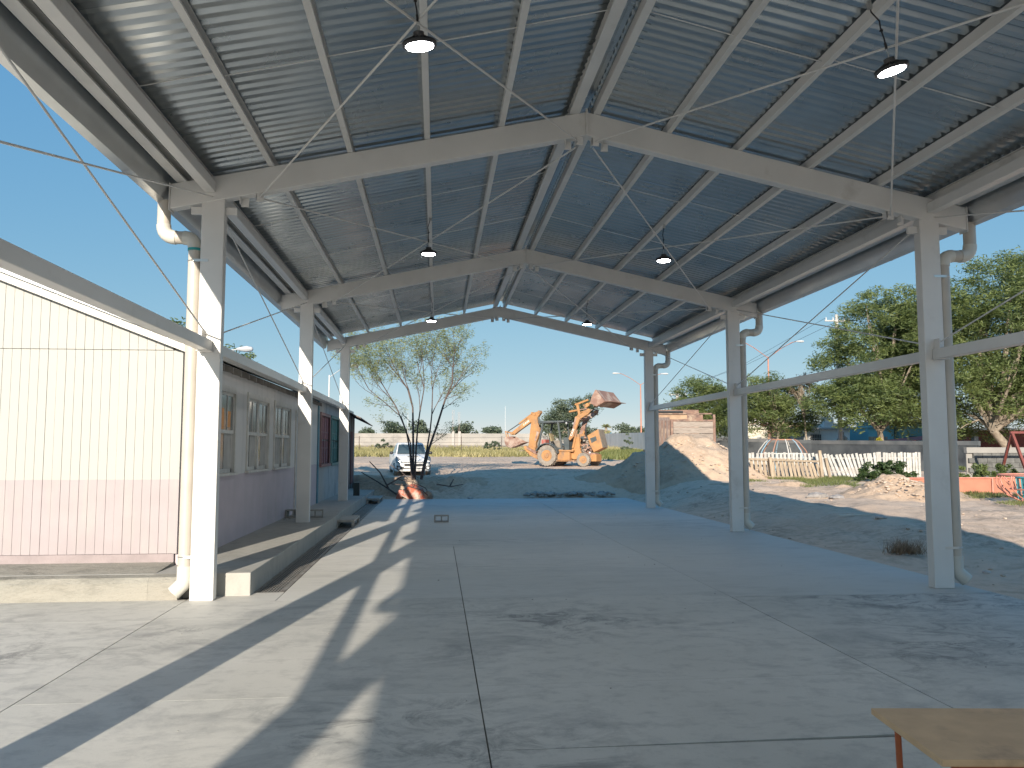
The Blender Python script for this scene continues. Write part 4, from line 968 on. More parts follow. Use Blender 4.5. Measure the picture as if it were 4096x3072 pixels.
pk2 = MB().box(-.058, .058, -.010, .010, 0, .90).mesh('picket', 'picket_brown')
for k in range(22):
    x = 12.35 + k * .183; y = 32.75 - (x - 12.35) * .08
    inst(pk2, 'picket', bf, (x - bo_[0] + .03, y - bo_[1], zt(x, y) - bo_[2] - .02 - (.03 if k > 14 else 0) * (k - 14)), (R(-5), -.07 - .012 * max(0, k - 6) + random.uniform(-.02, .02), 0))
for z0, z1 in ((.86, .74), (.10, .06)):
    MB().bar((12.3, 32.72, zt(12.3, 32.7) + z0), (16.2, 32.40, zt(16.2, 32.4) + z1), .03, .085).build('rail', 'picket_brown', bf, off=bo_)
for x, h, l in ((13.95, 1.02, .12), (16.12, 1.30, .12), (16.42, .98, .22)):
    MB().bar((x + l * .6, 32.38, .55), (x - l * .4, 32.36, .6 + h), .11, .09, up=(0, 1, 0)).build('post', 'picket_brown', bf, off=bo_)
for x in (16.0, 16.12, 16.25, 16.4, 16.55):
    pass
# bushes and ground plants
def bush(label, c, r, n, per, m='leaf_dark', lw=.06, ll=.17, seed=1, name='bush', cat='bush'):
    t = thing(name, label, cat, (c[0], c[1], zt(c[0], c[1]))); g = random.Random(seed); cl = []
    for _ in range(n):
        d = Vector((g.gauss(0, 1), g.gauss(0, 1), abs(g.gauss(0, 1)))).normalized() * g.random() ** .4
        cl.append((c[0] + d.x * r[0], c[1] + d.y * r[1], zt(c[0], c[1]) + .05 + d.z * r[2], .16 * g.uniform(.7, 1.3)))
    leaf_cloud('foliage', m, cl, per, 1, lw, ll, t, t.location, .8, seed=seed, droop=.1)
    b = MB()
    for q in cl[:8]: b.tube([(c[0], c[1], zt(c[0], c[1])), ((c[0] + q[0]) / 2, (c[1] + q[1]) / 2, q[2] * .6 + .2), q[:3]], [.02, .014, .006], 5)
    b.v = [(a - t.location.x, b_ - t.location.y, c_ - t.location.z) for a, b_, c_ in b.v]; b.build('stems', 'bark', t)
bush('leafy green bush growing in front of the white pickets behind the small heap', (18.1, 30.8), (1.25, .7, .85), 60, 60, seed=4)
bush('low green shrub at the right edge in front of the grey block wall', (20.9, 28.8), (1.5, .5, .85), 55, 60, 'leaf_mesq', .05, .15, seed=6)
bush('small weedy sapling in front of the far right boundary wall', (19.7, 82), (.9, .6, 2.0), 26, 26, 'leaf_far', .1, .3, seed=8)
bush('grey green bush against the far wall at the left', (-6.6, 100), (1.3, .7, 1.5), 26, 30, 'leaf_far', .14, .34, seed=9)
bush('bush tangled in the far wire fence left of the backhoe', (6.4, 88), (1.5, .6, 1.3), 30, 30, 'leaf_far', .12, .3, seed=10)
bush('yellow flowered bush over the dark wall left of the nearest right column', (25.6, 44), (.7, .5, 1.7), 26, 40, leafmat('yellow_flowers', (.10, .15, .03), (.62, .52, .04)), .08, .14, seed=12)
M['dead_w'] = leafmat('dead_weed_stems', (.16, .10, .06), (.34, .24, .15), .2)
def strip(n, x0, x1, y0, y1, thr=-.05, s=.5):
    out = []
    while len(out) < n:
        x, y = random.uniform(x0, x1), random.uniform(y0, y1)
        if noise.noise(Vector((x * s, y * s, 7))) > thr: out.append((x, y, zt(x, y) - .01 + (.04 if x > 8 else 0)))
    return out
p_ = strip(5200, 12.2, 17.6, 30.4, 33.6, -.1) + strip(2500, 13.2, 16.5, 26.8, 30.6, .02) + strip(3600, 15.2, 21, 22.8, 25.6, -.15) + strip(1200, 16, 19, 20.4, 22.6, .1)
blades('grass_patches', 'patchy green and straw coloured grass along the fences on the right', 'grass', p_, .11, .022, 'grass_g', 21, .6)
blades('dead_weed', 'tuft of dead brown weed left of the nearest right column', 'weed', [(8.85 + random.gauss(0, .16), 14.5 + random.gauss(0, .12), zt(8.85, 14.5) - .01) for _ in range(420)], .30, .012, 'dead_w', 33, .5)

M_bits = [(random.uniform(-3, 7.4), random.uniform(4.6, 31), .002) for _ in range(70)]
rubble('floor_grit', 'small scraps of grit and mortar lying on the concrete floor', M_bits, .005, .016, 'block')
# ------------------------------------------------------------ walls on the right
M['blk_dark'] = mat('dark_block', (.155, .155, .145), (.10, .10, .095), 5, .9, rand=.18, bump=.3)
M['dark_wall'] = mat('black_wall_paint', (.045, .052, .06), (.10, .11, .115), .9, .85, c3=(.025, .03, .035), s3=.5)
gw = thing('block_wall', 'dark grey concrete block wall with a pale cap at the right edge', 'wall', (23.6, 31, .6)); g0 = (23.6, 31, .6)
bm_ = MB().box(-.193, .193, -.07, .07, 0, .188).mesh('block', 'blk_dark')
z0 = .62
for r_ in range(6):
    for k in range(13):
        inst(bm_, 'block', gw, (21.75 + .2 + k * .40 + (.2 if r_ % 2 else 0) - g0[0], random.uniform(-.004, .004), z0 + r_ * .20 - g0[2] - .02))
MB().box(21.7, 33, 31.02, 31.06, .3, 1.80).build('mortar_bed', 'farwall', gw, off=g0)
MB().box(21.66, 33, 30.92, 31.10, 1.80, 2.03).build('cap_beam', 'farwall', gw, off=g0)
MB().box(26.95, 33, 30.93, 31.015, .3, 1.79).build('far_blocks', 'blk_dark', gw, off=g0)
dw = thing('dark_wall', 'long black painted wall behind the picket fence', 'wall', (22, 47, .9)); d0 = (22, 47, .9)
pts_ = [(26.6, 37.0), (25.3, 39.8), (22.9, 47), (18.9, 52.5), (15.0, 56)]
for a, c in zip(pts_[:-1], pts_[1:]):
    n = 4
    for k in range(n):
        A = Vector(a).lerp(Vector(c), k / n); B_ = Vector(a).lerp(Vector(c), (k + 1) / n); d = (B_ - A).normalized(); nn = Vector((-d.y, d.x)) * .08
        za, zb = zt(*A), zt(*B_); h = 1.36 + max(0, A.y - 46) * .028
        MB().hexa([(A.x - nn.x, A.y - nn.y, za - .2), (B_.x - nn.x, B_.y - nn.y, zb - .2), (B_.x + nn.x, B_.y + nn.y, zb - .2), (A.x + nn.x, A.y + nn.y, za - .2), (A.x - nn.x, A.y - nn.y, za + h), (B_.x - nn.x, B_.y - nn.y, zb + h), (B_.x + nn.x, B_.y + nn.y, zb + h), (A.x + nn.x, A.y + nn.y, za + h)]).build('wall_panel', 'dark_wall', dw, off=d0)
        MB().hexa([(A.x - nn.x * 1.3, A.y - nn.y * 1.3, za + h), (B_.x - nn.x * 1.3, B_.y - nn.y * 1.3, zb + h), (B_.x + nn.x * 1.3, B_.y + nn.y * 1.3, zb + h), (A.x + nn.x * 1.3, A.y + nn.y * 1.3, za + h), (A.x - nn.x * 1.3, A.y - nn.y * 1.3, za + h + .22), (B_.x - nn.x * 1.3, B_.y - nn.y * 1.3, zb + h + .22), (B_.x + nn.x * 1.3, B_.y + nn.y * 1.3, zb + h + .22), (A.x + nn.x * 1.3, A.y + nn.y * 1.3, za + h + .22)]).build('cap', mat('wall_cap_grey', (.17, .17, .17), (.09, .10, .105), 1, .9), dw, off=d0)
# salmon painted low wall
M['salmon'] = mat('salmon_paint', (.46, .19, .12), (.38, .155, .10), 3, .7)
M['salmon_l'] = mat('salmon_tube', (.62, .26, .19), (.50, .20, .15), 6, .5)
sw_ = thing('salmon_low_wall', 'low salmon orange sheet wall with tube posts, behind the nearest right column', 'low wall', (18.5, 25.5, .4)); s0 = (18.5, 25.5, .4)
for a, c in ((14.9, 16.7), (16.7, 18.68), (18.70, 20.6), (20.62, 22.6)):
    MB().box(a, c - .01, 25.48, 25.52, .38, .965).build('panel', 'salmon', sw_, off=s0)
MB().tube([(14.9, 25.46, .985), (22.6, 25.46, .985)], .028, 8).build('rail', 'salmon_l', sw_, off=s0)
for x in (14.95, 16.7, 18.69, 20.6): MB().tube([(x, 25.44, .3), (x, 25.44, .985)], .026, 8).build('post', 'salmon_l', sw_, off=s0)
# playground ride at the right edge
pr_ = thing('playground_ride', 'round tubular orange and teal playground spinner cut by the right edge', 'playground ride', (17.95, 21.9, .36))
M['teal'] = mat('teal_paint', (.06, .34, .38), (.05, .26, .30), 6, .5)
MB().tube([(1.36 * math.cos(a), 1.36 * math.sin(a), .83) for a in np.linspace(0, 2 * PI, 37)], .024, 8).build('top_ring', 'salmon_l', pr_, smooth=60)
MB().tube([(1.05 * math.cos(a), 1.05 * math.sin(a), .42) for a in np.linspace(0, 2 * PI, 37)], .020, 8).build('seat_ring', 'salmon_l', pr_, smooth=60)
for k in range(16):
    a = 2 * PI * k / 16 + .1; c, s_ = math.cos(a), math.sin(a)
    MB().tube([(1.36 * c, 1.36 * s_, .83), (1.42 * c, 1.42 * s_, .66), (1.36 * c, 1.36 * s_, .45), (1.12 * c, 1.12 * s_, .22), (.75 * c, .75 * s_, .02), (.3 * c, .3 * s_, -.04)], .019, 6).build('rib', 'salmon_l', pr_, smooth=60)
    if k % 2: MB().tube([(1.36 * c, 1.36 * s_, .83), (1.05 * c, 1.05 * s_, .42)], .016, 6).build('brace', 'salmon_l', pr_)
for k in range(20):
    a = 2 * PI * k / 20; c, s_ = math.cos(a), math.sin(a)
    MB().bar((.85 * c, .85 * s_, .12), (.90 * c, .90 * s_, .74), .10, .02, up=(c, s_, 0)).build('back_slat', 'teal', pr_)
MB().tube([(.9 * math.cos(a), .9 * math.sin(a), .75) for a in np.linspace(0, 2 * PI, 33)], .022, 8).build('inner_ring', 'teal', pr_, smooth=60)
MB().cyl((0, 0, -.1), (0, 0, .5), .08).build('centre_post', 'salmon_l', pr_)
# swing frame leg
sf = thing('swing_frame', 'dark red steel swing frame leg slanting in front of the leaning tree', 'swing frame', (21.9, 28, .6)); q0 = (21.9, 28, .6)
M['dark_red'] = mat('dark_red_steel', (.22, .06, .05), (.15, .045, .04), 5, .6)
for y in (28.0, ): 
    MB().bar((22.15, y, .55), (21.45, y, 2.55), .09, .09).build('leg', 'dark_red', sf, off=q0); MB().bar((22.15, y + 1.8, .6), (21.46, y + .06, 2.5), .09, .09).build('leg', 'dark_red', sf, off=q0)
MB().bar((21.4, 28.04, 2.58), (25.5, 28.04, 2.58), .08, .08).build('top_bar', 'dark_red', sf, off=q0)
# climbing dome behind the pickets
dm = thing('climbing_dome', 'rusty faded climbing dome of bent tubes behind the white pickets', 'climbing frame', (17.85, 40, .85))
cols_ = [mat('rust_tube', (.36, .19, .13), rough=.7), mat('pale_tube', (.52, .50, .46), rough=.6), mat('blue_tube', (.25, .38, .46), rough=.6)]
for k in range(10):
    a = 2 * PI * k / 10 + .15; c, s_ = math.cos(a), math.sin(a)
    MB().tube([(1.45 * c, 1.45 * s_, -.1), (1.38 * c, 1.38 * s_, .5), (1.15 * c, 1.15 * s_, 1.05), (.85 * c, .85 * s_, 1.45), (.66 * c, .66 * s_, 1.60)], .028, 6).build('rib', cols_[k % 3], dm, smooth=60)
for r_, z in ((.66, 1.60), (1.24, .88)): MB().tube([(r_ * math.cos(a), r_ * math.sin(a), z) for a in np.linspace(0, 2 * PI, 25)], .026, 6).build('ring', cols_[0 if z > 1 else 1], dm, smooth=60)

# ------------------------------------------------------------ old dump truck body
db = thing('dump_truck', 'rear of an old dump truck with weathered board sides behind the big dirt heap', 'dump truck', (14.6, 47.3, .9), R(-6))
M['rust_steel'] = mat('rusty_brown_steel', (.25, .15, .11), (.14, .09, .075), 3.5, .8, c3=(.36, .27, .20), s3=1.8)
M['old_board'] = mat('old_grey_board', (.34, .29, .25), (.23, .19, .16), 4, .9, stretch=(.6, 4, 6), rand=.12)
for k, (z0, z1) in enumerate(((1.22, 1.60), (1.61, 1.98), (1.99, 2.36), (2.37, 2.70))):
    MB().box(-.55, 1.80, -1.33, -1.28, z0, z1 - .02).build('tailgate_board', 'old_board', db)
for x in (-.64, 1.86): MB().box(x - .07, x + .07, -1.36, -1.22, 1.05, 3.1 if x > 0 else 2.75).build('corner_post', 'rust_steel', db, bevel=.01)
MB().box(-.55, 1.8, -1.35, -1.29, 2.70, 2.80).box(-.55, 1.8, -1.35, -1.29, 1.06, 1.20).build('tailgate_rail', 'rust_steel', db)
for k in range(5):
    MB().hexa([(-1.62 + k * .2, -1.1 + k * -.03, .9), (-1.58 + k * .2, -1.14 - k * .03, .9), (-1.56 + k * .2, -1.06 - k * .03, .9), (-1.60 + k * .2, -1.02 - k * .03, .9)] + [(-1.62 + k * .2, -1.1 + k * -.03, 2.75), (-1.56 + k * .2, -1.14 - k * .03, 2.75), (-1.54 + k * .2, -1.06 - k * .03, 2.75), (-1.60 + k * .2, -1.02 - k * .03, 2.75)]).build('side_stake', 'rust_steel', db)
MB().hexa([(-1.66, -.9, 1.25), (-.72, -1.24, 1.25), (-.72, -1.18, 1.25), (-1.66, -.82, 1.25), (-1.66, -.9, 2.72), (-.72, -1.24, 2.72), (-.72, -1.18, 2.72), (-1.66, -.82, 2.72)]).build('side_panel', 'dark_timber', db)
MB().box(-1.68, -.70, -1.0, -.9, 2.74, 2.95).build('side_top', 'dark_timber', db)
MB().box(-1.62, 1.75, 2.2, 2.27, 1.2, 3.55).build('headboard', 'rust_steel', db)
MB().box(-1.60, .42, -.6, -.55, 2.85, 3.18).build('upper_board', mat('tan_board', (.42, .29, .19), (.32, .21, .14), 3, .8), db)
MB().box(-1.7, 1.9, -.7, -.62, 3.14, 3.22).build('top_rail', 'rust_steel', db)
MB().cyl((-1.45, -.68, 3.28), (.15, -.68, 3.27), .075, n=12).build('tarp_roll', 'cord', db, smooth=50)
MB().box(.5, 1.78, 1.2, 1.26, 2.8, 3.2).build('inner_board', 'rust_steel', db)
MB().box(1.90, 1.95, -1.3, 2.2, 1.2, 2.8).build('side_panel', 'rust_steel', db)
MB().box(-1.3, 1.3, -1.2, 5.5, .82, 1.04).build('chassis', 'dark_metal', db)
for x in (-1.2, 1.2):
    for y in (-.2, 1.1, 4.6):
        w_ = MB().lathe([(.30, -.14), (.48, -.14), (.50, 0), (.48, .14), (.30, .14)], (x, y, .45), 20, 'x').build('wheel', 'cord', db, smooth=40)
        MB().lathe([(.28, -.145), (.28, .145)], (x, y, .45), 14, 'x').build('rim', 'rust_steel', w_)
MB().hexa([(-1.2, 2.9, 1.0), (1.2, 2.9, 1.0), (1.2, 5.4, 1.0), (-1.2, 5.4, 1.0), (-1.1, 3.0, 2.5), (1.1, 3.0, 2.5), (1.1, 4.9, 2.5), (-1.1, 4.9, 2.5)]).build('cab', 'rust_steel', db, bevel=.05)
MB().bar((-1.75, -1.35, 1.0), (-1.45, -1.2, 2.9), .05, .05).build('prop_bar', 'dark_timber', db)
for k in range(3): MB().box(-1.6, -.7, -1.3 + k * .02, -1.25 + k * .02, .66 + k * .09, .70 + k * .09).build('step', 'dark_metal', db)

# ------------------------------------------------------------ houses behind the trees
def house(name, label, x0, x1, y0, y1, zb, h, wall, parts, roof=None):
    t = thing(name, label, 'house', ((x0 + x1) / 2, y0, zb)); o_ = ((x0 + x1) / 2, y0, zb)
    MB().box(x0, x1, y0, y1, zb - .3, zb + h).build('wall', wall, t, off=o_)
    MB().box(x0 - .12, x1 + .12, y0 - .25, y1, zb + h, zb + h + .14).build('roof', roof or wall, t, off=o_)
    for nm, m, (a, c, z0_, z1_), d in parts:
        w_ = MB().box(a, c, y0 - .04 - d, y0 + .0 - d, z0_, z1_).build(nm, m, t, off=o_)
        if nm == 'window':
            b = MB()
            for k in range(7): b.box(a + (c - a) * k / 6 - .015, a + (c - a) * k / 6 + .015, y0 - .075 - d, y0 - .045 - d, z0_, z1_)
            for k in range(3): b.box(a, c, y0 - .08 - d, y0 - .076 - d, z0_ + (z1_ - z0_) * k / 2 - .015, z0_ + (z1_ - z0_) * k / 2 + .015)
            b.build('bars', 'picket_white', w_, off=o_)
    return t
M['h_white'] = mat('white_house_wall', (.70, .68, .64), (.60, .58, .55), 1, .8); M['h_cream'] = mat('cream_house_wall', (.62, .56, .44), (.54, .49, .40), 1, .8)
M['h_peach'] = mat('peach_house_wall', (.60, .36, .24), (.52, .31, .22), 1, .8); M['h_turq'] = mat('turquoise_wall', (.20, .46, .50), (.18, .40, .44), 1, .8)
M['h_green'] = mat('dull_green_wall', (.13, .25, .23), (.10, .19, .18), 1, .8); M['h_red'] = mat('red_wall', (.42, .09, .07), (.34, .08, .06), 1, .8)
M['h_grey'] = mat('grey_roof_slab', (.36, .35, .33), (.28, .27, .26), 1, .9); M['h_dark'] = mat('dark_opening', (.03, .035, .04), rough=.5); M['h_maroon'] = mat('maroon_wall', (.16, .05, .05), (.11, .04, .04), 2, .8)
house('house', 'cream house behind the tree next to the second right column', 23.6, 26.5, 62, 68, 1.2, 2.4, 'h_cream', [('window', 'h_dark', (25.6, 25.95, 2.5, 2.95), 0), ('door', 'h_dark', (24.5, 24.9, 1.2, 2.9), 0)])
house('house', 'peach coloured house front behind the bare forked tree', 26.6, 28.4, 62.3, 68, 1.2, 2.45, 'h_peach', [('door', 'h_dark', (27.5, 27.9, 1.2, 2.9), 0)])
wh_ = house('house', 'white house with a barred window and grey flat porch roof', 28.5, 33.4, 62, 69, 1.2, 2.35, 'h_white', [('window', 'h_dark', (30.1, 30.95, 2.5, 3.15), 0), ('shutter', 'h_grey', (28.7, 29.5, 2.4, 3.1), 0)], 'h_grey')
MB().box(-2.2, .2, -1.6, -.3, 2.34, 2.46).build('porch_slab', 'h_grey', wh_)
MB().box(.4, 2.5, .3, 5, 2.5, 2.85).box(.45, 1.0, .25, .6, 2.85, 3.05).build('parapet', 'h_white', wh_)
house('house', 'small red walled house top behind the white house', 29.4, 31.9, 66, 70, 1.3, 2.8, 'h_red', [])
house('house', 'pale upper storey left of the red wall', 27.4, 30.4, 70, 75, 1.5, 3.2, 'h_white', [('window', 'h_dark', (29.2, 29.8, 3.4, 4.0), 0)])
house('house', 'turquoise house behind the trees left of the nearest right column', 35.0, 37.2, 62, 68, 1.2, 2.5, 'h_turq', [('window', 'h_dark', (36.0, 36.5, 2.6, 2.95), 0)])
house('house', 'dull green house beside the turquoise one', 37.3, 40.2, 61.5, 68, 1.2, 3.0, 'h_green', [('door', 'h_dark', (38.2, 38.8, 1.2, 3.0), 0)])
tk = tag(MB().lathe([(.46, 0), (.5, .06), (.5, .62), (.42, .78), (.16, .88), (.14, .93)], n=18).build('water_tank', mat('peach_tank', (.62, .47, .34), rough=.6), loc=(32.15, 63.2, 3.78), smooth=40), 'peach coloured water tank on the white house roof', 'water tank')
ga = thing('yard_gate', 'brown and grey board gate in front of the turquoise house', 'gate', (34.9, 60.5, 1.2))
for k in range(8): MB().box(-.75 + k * .2, -.57 + k * .2, -.02, .02, 0, 1.75).build('board', 'picket_brown' if k < 4 else 'old_board', ga)
tr_ = thing('tin_canopy', 'low red tin canopy over the dark wall near the nearest right column', 'canopy', (36.6, 58.8, 1.1))
MB().hexa([(-1.5, -1, 1.40), (1.6, -1, 1.66), (1.6, .8, 1.86), (-1.5, .8, 1.55), (-1.5, -1, 1.44), (1.6, -1, 1.70), (1.6, .8, 1.90), (-1.5, .8, 1.59)]).build('roof_sheet', 'h_red', tr_)
for x in (-1.3, 1.4): MB().box(x - .05, x + .05, -.9, -.8, 0, 1.43).build('post', 'h_grey', tr_)
sh = thing('shelter', 'maroon open fronted shelter with a pale flat roof behind the leaning tree', 'shelter', (39, 52, 1.0))
MB().box(-2.9, 6, -.3, 4, 2.30, 2.42).build('roof', 'h_white', sh)
MB().box(-2.8, 6, 3.4, 3.6, -.2, 2.3).build('wall', 'h_maroon', sh)
for x in (-2.6, -1.9, .3, 2.6): MB().box(x - .16, x + .16, -.1, .2, -.2, 2.3).build('pillar', 'h_maroon' if x != -1.9 else 'h_grey', sh)
tent = tag(MB().hexa([(-.55, -.3, 0), (.55, -.3, 0), (.55, .3, 0), (-.55, .3, 0), (-.04, -.2, .95), (.04, -.2, .95), (.04, .2, .95), (-.04, .2, .95)]).build('canvas_sheet', mat('pale_canvas', (.62, .56, .42), (.54, .46, .32), 3, .8), loc=(34.3, 48, 1.0)), 'pale folded canvas sheet under the leaning tree trunk', 'canvas')
pm = thing('dead_palm', 'dried drooping palm leaves in front of the white house wall', 'palm', (29.6, 56, 1.1))
b = MB()
for k in range(40):
    a = random.uniform(0, 2 * PI); L = random.uniform(.6, 1.25); d = Vector((math.cos(a) * .45, math.sin(a) * .45, -.75)).normalized(); p = Vector((0, 0, 2.05)); e_ = p + d * L; s_ = Vector((-math.sin(a), math.cos(a), 0)) * .06; m1 = p + d * L * .5 + Vector((math.cos(a), math.sin(a), 0)) * .1
    b.add([p, m1 + s_, e_, m1 - s_], [(0, 1, 2, 3)])
b.build('fronds', 'picket_brown', pm); MB().cyl((0, 0, 0), (0, 0, 2.1), .12).build('trunk', 'bark', pm)

# ------------------------------------------------------------ lamp posts and utility poles
M['pole_orange'] = mat('faded_orange_pole', (.50, .22, .15), (.42, .19, .13), 2, .6); M['lamp_grey'] = mat('lamp_head_grey', (.55, .56, .56), rough=.4)
def lamp(loc, H, reach, rise, label, sides=(-1, 1), m='pole_orange', r=.09, hl=.75, rz=0):
    t = thing('street_lamp', label, 'street lamp', loc, rz)
    MB().tube([(0, 0, -.2), (0, 0, H * .5), (0, 0, H)], [r * 1.25, r, r * .75], 10).build('pole', m, t, smooth=50)
    for s in sides:
        MB().tube([(0, 0, H - .12), (s * reach * .5, 0, H + rise * .58), (s * reach * .85, 0, H + rise * .93), (s * reach, 0, H + rise)], r * .4, 6).build('arm', m, t, smooth=60)
        MB().loft([[(s * (reach + hl * f), w * math.cos(a), H + rise + .02 + hh * math.sin(a)) for a in np.linspace(0, 2 * PI, 9)[:-1]] for f, w, hh in ((-.05, .05, .04), (.2, .11, .08), (.6, .17, .12), (.95, .12, .09), (1.02, .04, .03))]).build('lamp_head', 'lamp_grey', t, smooth=50)
lamp((26.0, 100, 1.8), 8.5, 2.75, 1.35, 'orange double arm street lamp just left of the farthest right column', hl=.9)
lamp((32.3, 75, 1.4), 9.6, 2.9, 1.55, 'orange double arm street lamp between the second and nearest right columns', hl=.8)
lamp((-8.9, 30, .6), 4.6, 1.55, .42, 'street lamp whose pale head shows over the roof right of the first left column', sides=(1,), m='lamp_grey', r=.06, hl=.55)
lamp((-5.6, 42, .8), 5.0, 1.1, .5, 'far street lamp arm showing just right of the second left column', sides=(1,), m='lamp_grey', r=.05, hl=.4)
M['pole_conc'] = mat('concrete_pole', (.52, .50, .47), (.42, .40, .38), 1.2, .8)
def upole(loc, H, label, r=.14, can=False):
    t = thing('utility_pole', label, 'utility pole', loc)
    MB().tube([(0, 0, -.3), (0, 0, H)], [r * 1.25, r * .8], 10).build('pole', 'pole_conc', t, smooth=50)
    MB().bar((-.9, -.1, H - .45), (.9, -.1, H - .45), .08, .08).build('crossarm', 'pole_conc', t)
    for x in (-.8, -.3, .5, .85): MB().lathe([(.04, 0), (.055, .05), (.03, .12), (.045, .16), (.02, .2)], (x, -.1, H - .41), 8).build('insulator', 'lamp_grey', t)
    if can: MB().lathe([(.2, 0), (.24, .05), (.24, .55), (.18, .62)], (-.38, -.1, H - 1.5), 12).build('transformer', 'dark_metal', t, smooth=40)
    return t
upole((27.35, 52, 1.0), 10.2, 'pale concrete utility pole rising through the trees left of the nearest right column')
upole((24.65, 80, 1.5), 6.5, 'short pole with a grey transformer between the last two right columns', .2, True)
for i, (dx, lab) in enumerate(((-.8, 'thin power wire, left of the set, between the two utility poles'), (.5, 'thin power wire, right of the set, between the two utility poles'))):
    tag(MB().tube([(27.35 + dx - 27.35, 0, 0), (-1.3 + dx * .2, 14, -1.9), (-2.7, 28, -2.9)], .012, 4).build('power_wire', 'cord', loc=(27.35, 52, 10.95)), lab, 'wire')
tag(MB().tube([(0, 0, 0), (3, -4, -.4), (9, -10, .1)], .012, 4).build('power_wire', 'cord', loc=(27.35 + .5, 52, 10.95)), 'thin power wire leaving the utility pole towards the right edge', 'wire')
for (x, y, h, lab) in ((13.0, 152, 7.5, 'slim distant mast seen through the backhoe cab'), (-5.5, 152, 6.3, 'slim distant mast behind the young tree')):
    tag(MB().cyl((0, 0, 0), (0, 0, h), .05, .035, 6).build('mast', 'lamp_grey', loc=(x, y, zt(x, y))), lab, 'mast')
# ------------------------------------------------------------ backhoe loader
BA = R(34); CA, SA = math.cos(BA), math.sin(BA)
bh = thing('backhoe_loader', 'dusty orange backhoe loader with raised front bucket and tilted hood on the sunlit dirt', 'backhoe', (7.17, 48.8, .93), -BA)
M['cat_or'] = mat('orange_machine_paint', (.46, .24, .095), (.38, .19, .075), 2.2, .65, c3=(.26, .16, .10), s3=1.8, rng3=(.50, .68), obj=True)
M['cat_dark'] = mat('rusty_machine_steel', (.23, .13, .10), (.33, .20, .15), 3, .7, c3=(.42, .33, .27), s3=1.5, obj=True)
M['tyre'] = mat('dusty_tyre', (.20, .175, .15), (.30, .265, .225), 4, .95, bump=.3, obj=True)
M['can_grey'] = mat('dark_canopy_paint', (.055, .07, .075), (.09, .10, .10), 3, .6)
M['grill'] = mat('dusty_grille', (.25, .21, .165), (.17, .145, .12), 4, .8)
M['decal'] = mat('white_lettering', (.80, .78, .74), rough=.6)
def bp(x, y, Y): return (((x - 765) / 209 - .447 - SA * Y) / CA, (1310 - y) / 209)
def plate(pts, Yr, y0, y1, name, m, parent=bh, bevel=0.012):
    return MB().prism([bp(x, y, Yr) for x, y in pts], 'y', y0, y1).build(name, m, parent, bevel=bevel)
def wheel(X, Y, r, w, rr, steer=0, z=None):
    z = r if z is None else z
    h = w / 2
    o = MB().lathe([(rr, -h * .8), (r * .80, -h), (r * .95, -h * .92), (r * .955, 0), (r * .95, h * .92), (r * .80, h), (rr, h * .8)], n=32, axis='y').build('wheel', 'tyre', bh, loc=(X, Y, z), smooth=35)
    lg = MB(); nl = 20
    for k in range(nl):
        a = 2 * PI * k / nl
        for s in (-1, 1):
            aa = a + (PI / nl if s > 0 else 0)
            p0 = (r * .97 * math.cos(aa), s * h * .05, r * .97 * math.sin(aa)); p1 = (r * .955 * math.cos(aa + .16), s * h * .98, r * .955 * math.sin(aa + .16))
            lg.bar(p0, p1, r * .085, r * .10, up=(math.cos(aa), 0, math.sin(aa)))
    lg.build('tread_lugs', 'tyre', o)
    s = -1 if Y < 0 else 1
    MB().lathe([(rr * 1.04, s * h * .79), (rr * 1.03, s * h * .90), (rr * .93, s * h * .90), (rr * .86, s * h * .815), (rr * .45, s * h * .815), (rr * .40, s * h * 1.02), (rr * .15, s * h * 1.06)], n=26, axis='y').build('rim', 'cat_or', o, smooth=35)
    o.rotation_euler = (0, 0, steer)
wheel(0, -.80, .64, .46, .33); wheel(0, .80, .64, .46, .33)
wheel(2.36, -.80, .41, .30, .22, R(5)); wheel(2.36, .86, .41, .30, .22, R(5))
for s in (-1, 1):   # rear fenders
    b = MB(); n = 16; ro, ri = .78, .73
    a0, a1 = R(12), R(158)
    vs = [[(r_ * math.cos(a0 + (a1 - a0) * k / n), Y, .62 + r_ * math.sin(a0 + (a1 - a0) * k / n)) for r_, Y in ((ri, s * .52), (ri, s * 1.06), (ro, s * 1.06), (ro, s * .52))] for k in range(n + 1)]
    b.loft(vs); b.build('fender', 'can_grey', bh, smooth=40)
MB().box(-.55, .62, -.50, .50, .55, 1.05).build('rear_frame', 'cat_dark', bh, bevel=.02)
MB().box(-.45, 1.0, -.70, .70, 1.05, 1.12).build('cab_floor', 'can_grey', bh)
plate([(835, 985), (905, 985), (950, 1105), (885, 1105)], -.62, -.66, -.45, 'side_console', 'grill')
plate([(945, 950), (1010, 945), (1015, 1105), (965, 1105)], -.62, -.62, .55, 'dashboard', 'can_grey')
st = MB().box(-.1, .40, -.26, .26, 1.40, 1.52).build('seat', 'cord', bh, bevel=.03)
MB().hexa([(-.12, -.24, 1.5), (0, -.24, 1.5), (0, .24, 1.5), (-.12, .24, 1.5), (-.26, -.20, 2.0), (-.16, -.20, 2.0), (-.16, .20, 2.0), (-.26, .20, 2.0)]).build('backrest', mat('worn_seat', (.34, .27, .14), (.22, .17, .10), 6, .8), st, bevel=.03)
MB().tube([(-.12, y, 1.12) for y in (-.01, 0)] , .1, 8).box(.0, .2, -.1, .1, 1.12, 1.4).build('seat_post', 'cord', bh)
MB().box(-.62, -.35, -.45, .1, 1.3, 1.62).build('control_box', mat('red_control_cover', (.45, .07, .05), (.30, .20, .17), 9, .6), bh, bevel=.02)
for y in (-.3, -.15, 0): MB().tube([(-.5, y, 1.6), (-.54, y, 1.86)], .014, 6).build('lever', 'cord', bh)
